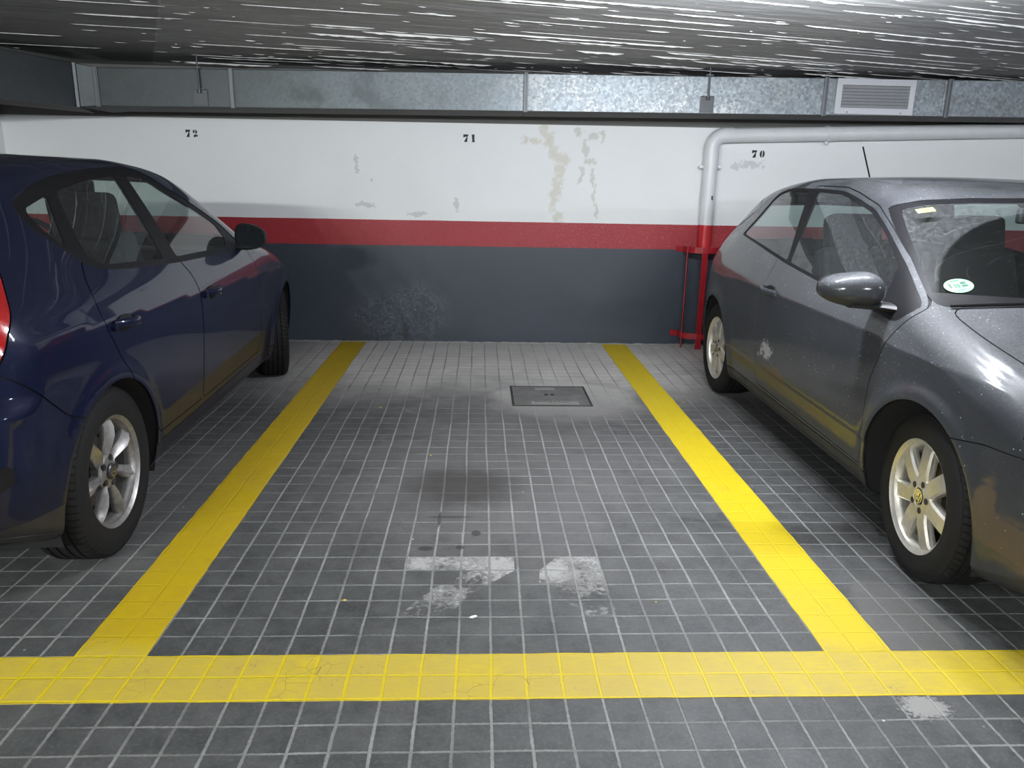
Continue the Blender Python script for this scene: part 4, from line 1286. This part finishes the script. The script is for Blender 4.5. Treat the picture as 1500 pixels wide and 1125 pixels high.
    for (ax, st) in ((cfg['arch'][1][0]*0+cfg['wb'], cfg['steer']), (-cfg['wb'], 0.)):
        for sd in (-1, 1):
            w = w0 if first else copy_tree(w0, root)
            first = False
            w.parent = root
            w.location = (ax, sd*cfg['wy'], cfg['R']-.002)
            w.rotation_euler = (0, 0, (PI if sd < 0 else 0)+st)
    # cabin
    s = seat(cfg['seat'][0], -.35, cfg['seat'][1], root); s2 = seat(cfg['seat'][0]-.04, .35, cfg['seat'][1], root)
    bx, bz = cfg['bench']
    b = soft('rear_seat', (bx, 0, bz+.10), (.48, 1.14, .18), M_CLOTH, root, Matrix.Rotation(-.1, 3, 'Y'), .06)
    soft('rear_seat_back', (bx-.30, 0, bz+.38), (.14, 1.10, .58), M_CLOTH, b, Matrix.Rotation(-.35, 3, 'Y'), .05, taper=.88)
    for y in (-.32, .32): soft('headrest', (bx-.41, y, bz+.70), (.09, .24, .14), M_CLOTH, b, Matrix.Rotation(-.2, 3, 'Y'), .04)
    dx, dz = cfg['dash']
    bm = bmesh.new()
    prism(bm, [(dx, dz-.42), (dx-.02, dz-.12), (dx+.03, dz-.02), (dx+.10, dz), (dx+.34, dz-.015), (dx+.44, dz-.03), (dx+.44, dz-.42)], -.64, .64, 'Y')
    bmesh.ops.bevel(bm, geom=bm.edges[:], offset=.02, segments=3, affect='EDGES')
    dash = bm_obj('dashboard', bm, M_PLAS, root, True, angle=.8)
    soft('instrument_hood', (dx+.06, .35, dz+.01), (.18, .34, .07), M_PLAS, dash, None, .03)
    bm = bmesh.new(); ring = []
    Rm = Matrix.Rotation(-1.15, 3, 'Y')
    tube(bm, [Rm @ Vector((.185*math.cos(a), .185*math.sin(a), 0)) for a in [2*PI*i/32 for i in range(33)]], .016, 10, caps=False)
    for a in (0., PI*.62, -PI*.62): tube(bm, [Rm @ Vector((.03*math.cos(a), .03*math.sin(a), 0)), Rm @ Vector((-.18*math.cos(a)*-1, .18*math.sin(a), 0))], .014, 8)
    tube(bm, [Rm @ Vector((0, 0, .02)), Rm @ Vector((0, 0, -.03))], .06, 20)
    bm_obj('steering_wheel', bm, M_PLAS, root, True, loc=(dx-.10, .35, dz-.02), angle=.8)
    mr = soft('interior_mirror', cfg['imirror'], (.035, .24, .065), M_PLAS, root, Matrix.Rotation(.1, 3, 'Z'), .015)
    # number plates
    for (x, z, sg) in cfg['plates']:
        bm = bmesh.new(); box(bm, (x, 0, z), (.010, .52, .11), bev=.004); bm_obj('number_plate', bm, M_PLATE, root)
    return body

# ---- small grey three door car, nose towards the camera, on the right
M_PAINT_G = paint_mat('grey_metallic_paint', (.0165, .019, .0235), .15, .55, .10, dust=.40, flake=.30, polo=True, coatw=.9, spec=.3)
M_GLASS = glass_mat('tinted_glass', (.72, .80, .77), dust=.10)
M_GLASS_P = glass_mat('dusty_side_glass', (.66, .75, .73), dust=.14)
M_WS_P = glass_mat('dusty_windscreen_glass', (.70, .80, .77), dust=.24, arc_mask=True)
M_ALLOY_P = brush_mat('dusty_alloy', (.78, .76, .71), (.50, .46, .38)); M_ALLOY_I = brush_mat('dull_alloy', (.42, .41, .40), (.13, .115, .10))
POLO.update(
    trim=[(-1.205, 1.042), (-1.085, 1.300), (-.90, 1.331), (-.43, 1.334), (-.12, 1.327), (.04, 1.302), (.28, 1.255), (.51, 1.170), (.77, 1.060), (1.02, .935), (.95, .868), (.78, .880), (.25, .918), (-.27, .956), (-.75, 1.004)], trim_r=[.02, .10, .05, .03, .05, .05, .05, .05, .05, .03, .03, .05, .05, .05, .05],
    glasses=[([(-1.185, 1.050), (-1.075, 1.288), (-.90, 1.318), (-.56, 1.320), (-.275, .972), (-.75, 1.018)], [.03, .09, .05, .02, .02, .05]),
             ([(-.43, 1.320), (-.12, 1.313), (.03, 1.288), (.27, 1.240), (.50, 1.157), (.735, 1.052), (.80, .902), (.25, .932), (-.233, .968)], [.02, .05, .05, .05, .05, .04, .02, .05, .02])],
    wscreen=[(-.2, 1.322), (.30, 1.312), (.50, 1.300), (.590, 1.278), (.645, 1.165), (.712, .985), (.718, .945), (.40, .962), (-.2, .972)], ws_r=[0, .02, .03, .03, .05, .03, .02, .05, 0], frit=.985,
    rscreen=[(-.2, 1.25), (.44, 1.235), (.52, 1.18), (.60, 1.01), (.58, .96), (-.2, .955)],
    tailgate=[(-.2, 1.295), (.46, 1.28), (.57, 1.22), (.66, .98), (.64, .80), (.60, .615), (-.2, .615)],
    doors=[('door_a', [(-.375, .285), (-.385, .93), (-.455, 1.1), (-.52, 1.349), (-.12, 1.345), (.05, 1.320), (.29, 1.272), (.52, 1.185), (.78, 1.075), (1.045, .935), (.95, .80), (.875, .62), (.868, .275)], [.04, .02, .02, .04, .03, .03, .03, .03, .03, .02, .06, .06, .04])],
    bonnet=[(1.10, -.2), (1.12, .30), (1.075, .70), (1.26, .705), (1.50, .69), (1.75, .655), (1.87, .56), (1.965, .30), (1.98, -.2)],
    tail_lamp=[(-1.62, .70), (-1.70, .90), (-2.1, .92), (-2.1, .68)],
    head_lamp=[(1.68, .69), (1.84, .765), (2.2, .74), (2.2, .625), (1.95, .615), (1.76, .635)],
    fbump=[(1.43, .585), (1.57, .610), (1.74, .622), (2.4, .63), (2.4, -.1), (1.2, -.1), (1.2, .5)],
    rbump=[(-1.45, .60), (-1.60, .612), (-2.3, .60), (-2.3, -.1), (-1.2, -.1), (-1.2, .5)],
    grille=[(-.2, .735), (.34, .725), (.36, .655), (-.2, .645)], intake=[(-.2, .44), (.42, .44), (.50, .30), (-.2, .28)],
    handles=[('door_a', -.265, .815, .19)], mirror=dict(pos=(.80, .925, .970), L=.110, H=.066, D=.09, gf=.88),
    liner=.795, R=.300, wheel='straight', alloy=M_ALLOY_P, wb=1.235, wy=.708, steer=math.radians(-4),
    seat=(-.02, .30), bench=(-.85, .25), dash=(.60, .93), imirror=(.50, -.0, 1.245), plates=[(2.056, .52, 1), (-1.905, .50, -1)],
    ws_glass=M_WS_P, glass=M_GLASS_P)
F_P = make_F(POLO)
car_p = empty('parked_car', 'dusty grey three-door hatchback parked nose out on the right, beneath number 70', 'car', (3.307, 1.703, 0), -PI/2-.0081)
sh = Shell(F_P, -1.25, 1.45, .68)
build_car(POLO, F_P, sh, car_p, M_PAINT_G, 'small')
def on_surf(F, x, y, z, dirv):
    """march from outside towards the body along -dirv"""
    p = np.array([x, y, z], float)+np.array(dirv)*.3; d = -np.array(dirv, float)
    for _ in range(900):
        if F(p[0:1], p[1:2], p[2:3])[0] < 0: break
        p = p+d*.0007
    return p
# roof aerial
bm = bmesh.new(); zr = 1.362; tube(bm, [(-1.00, 0, zr), (-1.045, 0, zr+.022)], .014, 12, rads=[.022, .010]); tube(bm, [(-1.04, 0, zr+.02), (-1.195, 0, 1.585)], .0045, 8)
bm_obj('roof_aerial', bm, M_RUB, car_p, True, angle=.8)
# wipers
for (a, b, c_) in (((1.085, -.690), (1.150, -.16), (1.19, -.24)), ((1.150, -.08), (1.12, .50), (1.20, .30))):
    bm = bmesh.new(); P = []
    for i in range(12):
        t = i/11; x = a[0]+(b[0]-a[0])*t+.015*math.sin(PI*t); y = a[1]+(b[1]-a[1])*t
        p = on_surf(F_P, x, y, .97, (.35, 0, .94)); P.append(Vector(p)+Vector((.003, 0, .009)))
    tube(bm, P, .006, 8)
    bw = bm_obj('wiper', bm, M_RUB, car_p, True, angle=.9)
    bm = bmesh.new(); m_ = P[7]; tube(bm, [m_+Vector((0, 0, .006)), (m_+P[10])/2+Vector((.02, 0, .012)), Vector(on_surf(F_P, c_[0], c_[1], .97, (.2, 0, .98)))+Vector((0, 0, .016))], .008, 8)
    bm_obj('wiper_arm', bm, M_STEEL, bw, True, angle=.9)
# windscreen stickers
def sticker(name, cy_, cz_, poly, mat, lift, parent):
    """poly in (lateral, up-the-glass) metres laid on the inside tangent plane of the windscreen"""
    p = on_surf(F_P, .9, cy_, cz_, (1, 0, 0)); e = .004
    g = np.array([(F_P(p[0:1]+e*(k == 0), p[1:2]+e*(k == 1), p[2:3]+e*(k == 2))-F_P(p[0:1]-e*(k == 0), p[1:2]-e*(k == 1), p[2:3]-e*(k == 2)))[0] for k in range(3)])
    n = Vector(g).normalized(); u = Vector((0, 1, 0)); u = (u-n*u.dot(n)).normalized(); v = n.cross(u); v = v if v.z > 0 else -v
    bm = bmesh.new(); V = [Vector(p)+u*a+v*b+n*lift for a, b in poly]
    f = [bm.verts.new(q) for q in V]; k = [bm.verts.new(q-n*.0006) for q in V]
    bm.faces.new(f); bm.faces.new(k[::-1]); m = len(f)
    for i in range(m): bm.faces.new((f[i], k[i], k[(i+1) % m], f[(i+1) % m]))
    return bm_obj(name, bm, mat, parent)
M_GREEN = simple('pale_green_sticker', (.20, .44, .26), .5, var=.04); M_DKG = simple('dark_green_ink', (.02, .10, .05), .5); M_YST = simple('yellow_sticker', (.42, .39, .10), .5); M_BLUEI = simple('blue_ink', (.12, .28, .38), .5)
scx, scz = -.600, 1.008
st = sticker('emissions_sticker', scx, scz, [(.050*math.cos(2*PI*i/40), .042*math.sin(2*PI*i/40)) for i in range(40)], M_GREEN, .0012, car_p)
def rect(x0, y0, x1, y1): return [(x0, y0), (x1, y0), (x1, y1), (x0, y1)]
# seen from the front the lateral axis runs left to right as +u
for r_ in (rect(-.031, -.008, -.025, .020), rect(.010, .006, .028, .020), rect(.010, -.010, .030, .001), rect(-.018, .028, .012, .033)):
    sticker('sticker_mark', scx, scz, r_, M_DKG, .0020, st)
sticker('sticker_mark', scx, scz, rect(-.014, -.030, .014, -.022), M_BLUEI, .0020, st)
B_ = [rect(-.014, -.010, -.011, .010), rect(-.014, .0075, .000, .010), rect(-.014, -.001, .001, .0015), rect(-.014, -.010, .001, -.0075), rect(-.001, .001, .002, .009), rect(0, -.0085, .0035, 0)]
for r_ in B_: sticker('sticker_letter', scx, scz, r_, M_DKG, .0021, st)
sy = sticker('inspection_sticker', -.545, 1.262, rect(-.035, -.016, .035, .016), M_YST, .0012, car_p)
sticker('sticker_mark', -.545, 1.262, rect(-.006, -.006, .012, .006), simple('ochre_ink', (.5, .36, .05), .5), .0020, sy)
# front badge on the nose
bm = bmesh.new(); lathe(bm, [(.052, 0), (.052, .008), (.060, .008), (.060, 0)], 40, axis='X', closed=True)
def barx(p, q, t=.004):
    p = Vector(p); q = Vector(q); d = (q-p).normalized(); n_ = Vector((-d.y, d.x))*t
    prism(bm, [tuple(p+n_), tuple(q+n_), tuple(q-n_), tuple(p-n_)], 0, .007, 'X')
for s_ in (-1, 1): barx((s_*.018, .046), (s_*.002, .006)); barx((s_*.042, .028), (s_*.019, -.044)); barx((s_*.019, -.044), (s_*.002, -.006))
bg = bm_obj('nose_badge', bm, M_CHROME, car_p, loc=(2.005, 0, .69))

# ---- dark blue five door car, tail towards the camera, on the left
M_PAINT_B = paint_mat('dark_blue_paint', (.0016, .0036, .020), .10, .40, .035, dust=.01, flake=.22, lowd=.8, spec=.1, cior=1.36)
I30.update(
    trim=[(-1.325, 1.245), (-1.15, 1.300), (-.98, 1.332), (-.73, 1.358), (-.32, 1.377), (-.155, 1.350), (-.035, 1.283), (.215, 1.184), (.41, 1.090), (.53, .985), (.50, .945), (.295, .943), (-.43, .962), (-.94, .990), (-1.12, 1.008), (-1.19, 1.036), (-1.255, 1.095), (-1.32, 1.165)],
    trim_r=[.04, .04, .04, .05, .05, .06, .05, .05, .05, .03, .02, .05, .05, .05, .05, .04, .04, .03],
    glasses=[([(-1.275, 1.226), (-1.09, 1.268), (-1.215, 1.095), (-1.262, 1.150)], [.03, .015, .02, .03]),
             ([(-1.020, 1.280), (-.74, 1.322), (-.49, 1.335), (-.56, .992), (-1.07, 1.022), (-1.140, 1.060)], [.03, .04, .02, .02, .03, .03]),
             ([(-.385, 1.338), (-.20, 1.325), (-.08, 1.262), (.16, 1.172), (.34, 1.088), (.36, 1.010), (.28, .972), (-.415, .988)], [.02, .05, .05, .05, .03, .03, .02, .02])],
    wscreen=[(-.2, 1.336), (.42, 1.322), (.545, 1.300), (.61, 1.20), (.715, 1.05), (.745, .975), (.72, .945), (-.2, .972)], ws_r=[0, .03, .04, .05, .05, .03, .02, 0], frit=.985,
    rscreen=[(-.2, 1.275), (.46, 1.262), (.56, 1.20), (.66, 1.03), (.63, .985), (-.2, .98)],
    tailgate=[(-.2, 1.31), (.50, 1.295), (.61, 1.22), (.70, 1.02), (.665, .80), (.62, .655), (-.2, .655)],
    doors=[('door_a', [(-.400, .320), (-.375, .70), (-.370, .89), (-.445, 1.02), (.47, 1.02), (.60, .90), (.66, .75), (.66, .45), (.62, .32)], [.03, .05, .03, .02, .02, .05, .05, .05, .04]),
           ('door_b', [(-.408, .320), (-.95, .325), (-1.088, .480), (-1.225, .669), (-1.325, .86), (-1.262, .985), (-1.2, 1.045), (-.46, 1.045), (-.378, .89), (-.383, .70)], [.03, .04, .12, .10, .06, .03, .02, .02, .03, .05])],
    bonnet=[(1.06, -.2), (1.07, .30), (.98, .72), (1.25, .745), (1.60, .715), (1.85, .62), (2.02, .36), (2.06, -.2)],
    tail_lamp=[(-1.600, 1.075), (-1.700, .965), (-1.763, .903), (-1.812, .815), (-1.85, .795), (-2.4, .80), (-2.4, 1.06)], tl_r=.03,
    head_lamp=[(1.55, .745), (1.78, .80), (2.3, .74), (2.3, .63), (1.95, .625), (1.68, .665)],
    fbump=[(1.46, .60), (1.62, .625), (2.5, .64), (2.5, -.1), (1.25, -.1), (1.25, .5)],
    rbump=[(-1.58, .590), (-1.612, .607), (-1.70, .68), (-1.812, .785), (-1.90, .775), (-2.02, .66), (-2.5, .65), (-2.5, -.1), (-1.3, -.1), (-1.3, .5)],
    grille=[(-.2, .745), (.36, .735), (.30, .66), (-.2, .65)], intake=[(-.2, .46), (.46, .46), (.54, .31), (-.2, .29)],
    moulding=[(-1.845, .465), (-1.845, .530), (-2.4, .545), (-2.4, .455)],
    handles=[('door_b', -1.165, .828, .20), ('door_a', -.225, .803, .20)], mirror=dict(pos=(.46, .905, 1.012), L=.090, H=.070, D=.06, gf=.96),
    liner=.845, R=.310, wheel='twist', alloy=M_ALLOY_I, wb=1.325, wy=.766, steer=math.radians(17),
    seat=(.17, .35), bench=(-.98, .26), dash=(.58, .93), imirror=(.36, -.0, 1.27), plates=[(2.16, .50, 1), (-2.092, .46, -1)],
    ws_glass=M_GLASS, glass=M_GLASS)
F_I = make_F(I30)
car_i = empty('parked_car', 'dark blue five-door hatchback parked nose to the wall on the left, beneath number 72', 'car', (-1.225, 1.981, 0), PI/2+.0172)
sh = Shell(F_I, -1.35, 1.50, .70)
build_car(I30, F_I, sh, car_i, M_PAINT_B, 'family')
for o in bpy.data.objects:
    if o.name.startswith('parked_car'): pass
# ================================================================== LIGHTS, CAMERA
M_HOUS = simple('white_housing', (.7, .7, .7), .4)
LZ = 2.045
def lamp(x, y, power, rot, label, color=(.90, .95, 1.)):
    e = empty('ceiling_light', label, 'ceiling light', (x, y, CEIL), rot, 'fluorescent battens')
    bm = bmesh.new(); box(bm, (0, 0, LZ-CEIL+.030), (.05, 1.25, .02), bev=.005); bm_obj('housing', bm, M_HOUS, e)
    for t in (-.4, .4):
        bm = bmesh.new(); tube(bm, [(0, t, 0), (0, t, LZ-CEIL+.05)], .004, 8); bm_obj('suspension_rod', bm, M_STEEL, e)
    m = M('tube_glow', (.9, .9, .9), .4); m.set('Emission Color', (*color, 1)); m.set('Emission Strength', 3.)
    for s in (-.03, .03):
        bm = bmesh.new(); tube(bm, [(s, -.58, LZ-CEIL), (s, .58, LZ-CEIL)], .011, 12); bm_obj('tube', bm, m, e)
    ca, sa = math.cos(rot), math.sin(rot)
    for i in range(4):                                      # the glow of the bare tubes, spread along their length
        t = -.45+.30*i
        pl = bpy.data.lights.new('tube_light', 'POINT'); pl.energy = power/4; pl.color = color; pl.shadow_soft_size = .05
        po = bpy.data.objects.new('tube_light', pl); COL.objects.link(po); po.location = (x-sa*t, y+ca*t, LZ-.03)
    return e
lamp(2.25, 1.02, 140, PI/2, 'fluorescent ceiling batten above the grey car', (.88, .92, 1.))
lamp(-1.5, -3.8, 500, PI/2, 'fluorescent ceiling batten far behind the camera on the left', (.95, 1., .98))
lamp(3.0, -4.4, 270, PI/2, 'fluorescent ceiling batten far behind the camera on the right', (.92, .96, 1.))
lamp(6.6, -1.6, 130, PI/2, 'fluorescent ceiling batten over the aisle far to the right', (.86, .90, 1.))
wd = bpy.data.worlds.new('world'); SC.world = wd; wd.use_nodes = True
wd.node_tree.nodes['Background'].inputs[0].default_value = (.75, .85, 1, 1); wd.node_tree.nodes['Background'].inputs[1].default_value = .02

cd = bpy.data.cameras.new('camera'); cam = bpy.data.objects.new('camera', cd); COL.objects.link(cam)
cd.sensor_fit = 'HORIZONTAL'; cd.sensor_width = 36.; cd.lens = 36.*1127./1500.; cd.clip_start = .02
pi_, ya, ro = 0.2610, 0.0446, 0.0196
Fv = Vector((math.sin(ya)*math.cos(pi_), math.cos(ya)*math.cos(pi_), -math.sin(pi_)))
Rv = Vector((math.cos(ya), -math.sin(ya), 0)); Uv = Rv.cross(Fv)
R2 = math.cos(ro)*Rv + math.sin(ro)*Uv; U2 = -math.sin(ro)*Rv + math.cos(ro)*Uv
mt = Matrix((R2, U2, -Fv)).transposed().to_4x4(); mt.translation = (0.9562, -1.9851, 1.3554)
cam.matrix_world = mt
SC.camera = cam
vs = SC.view_settings; SC.display_settings.display_device = 'sRGB'
vs.view_transform = 'Standard'; vs.look = 'None'; vs.exposure = 0.62; vs.gamma = 1.0; vs.use_curve_mapping = False
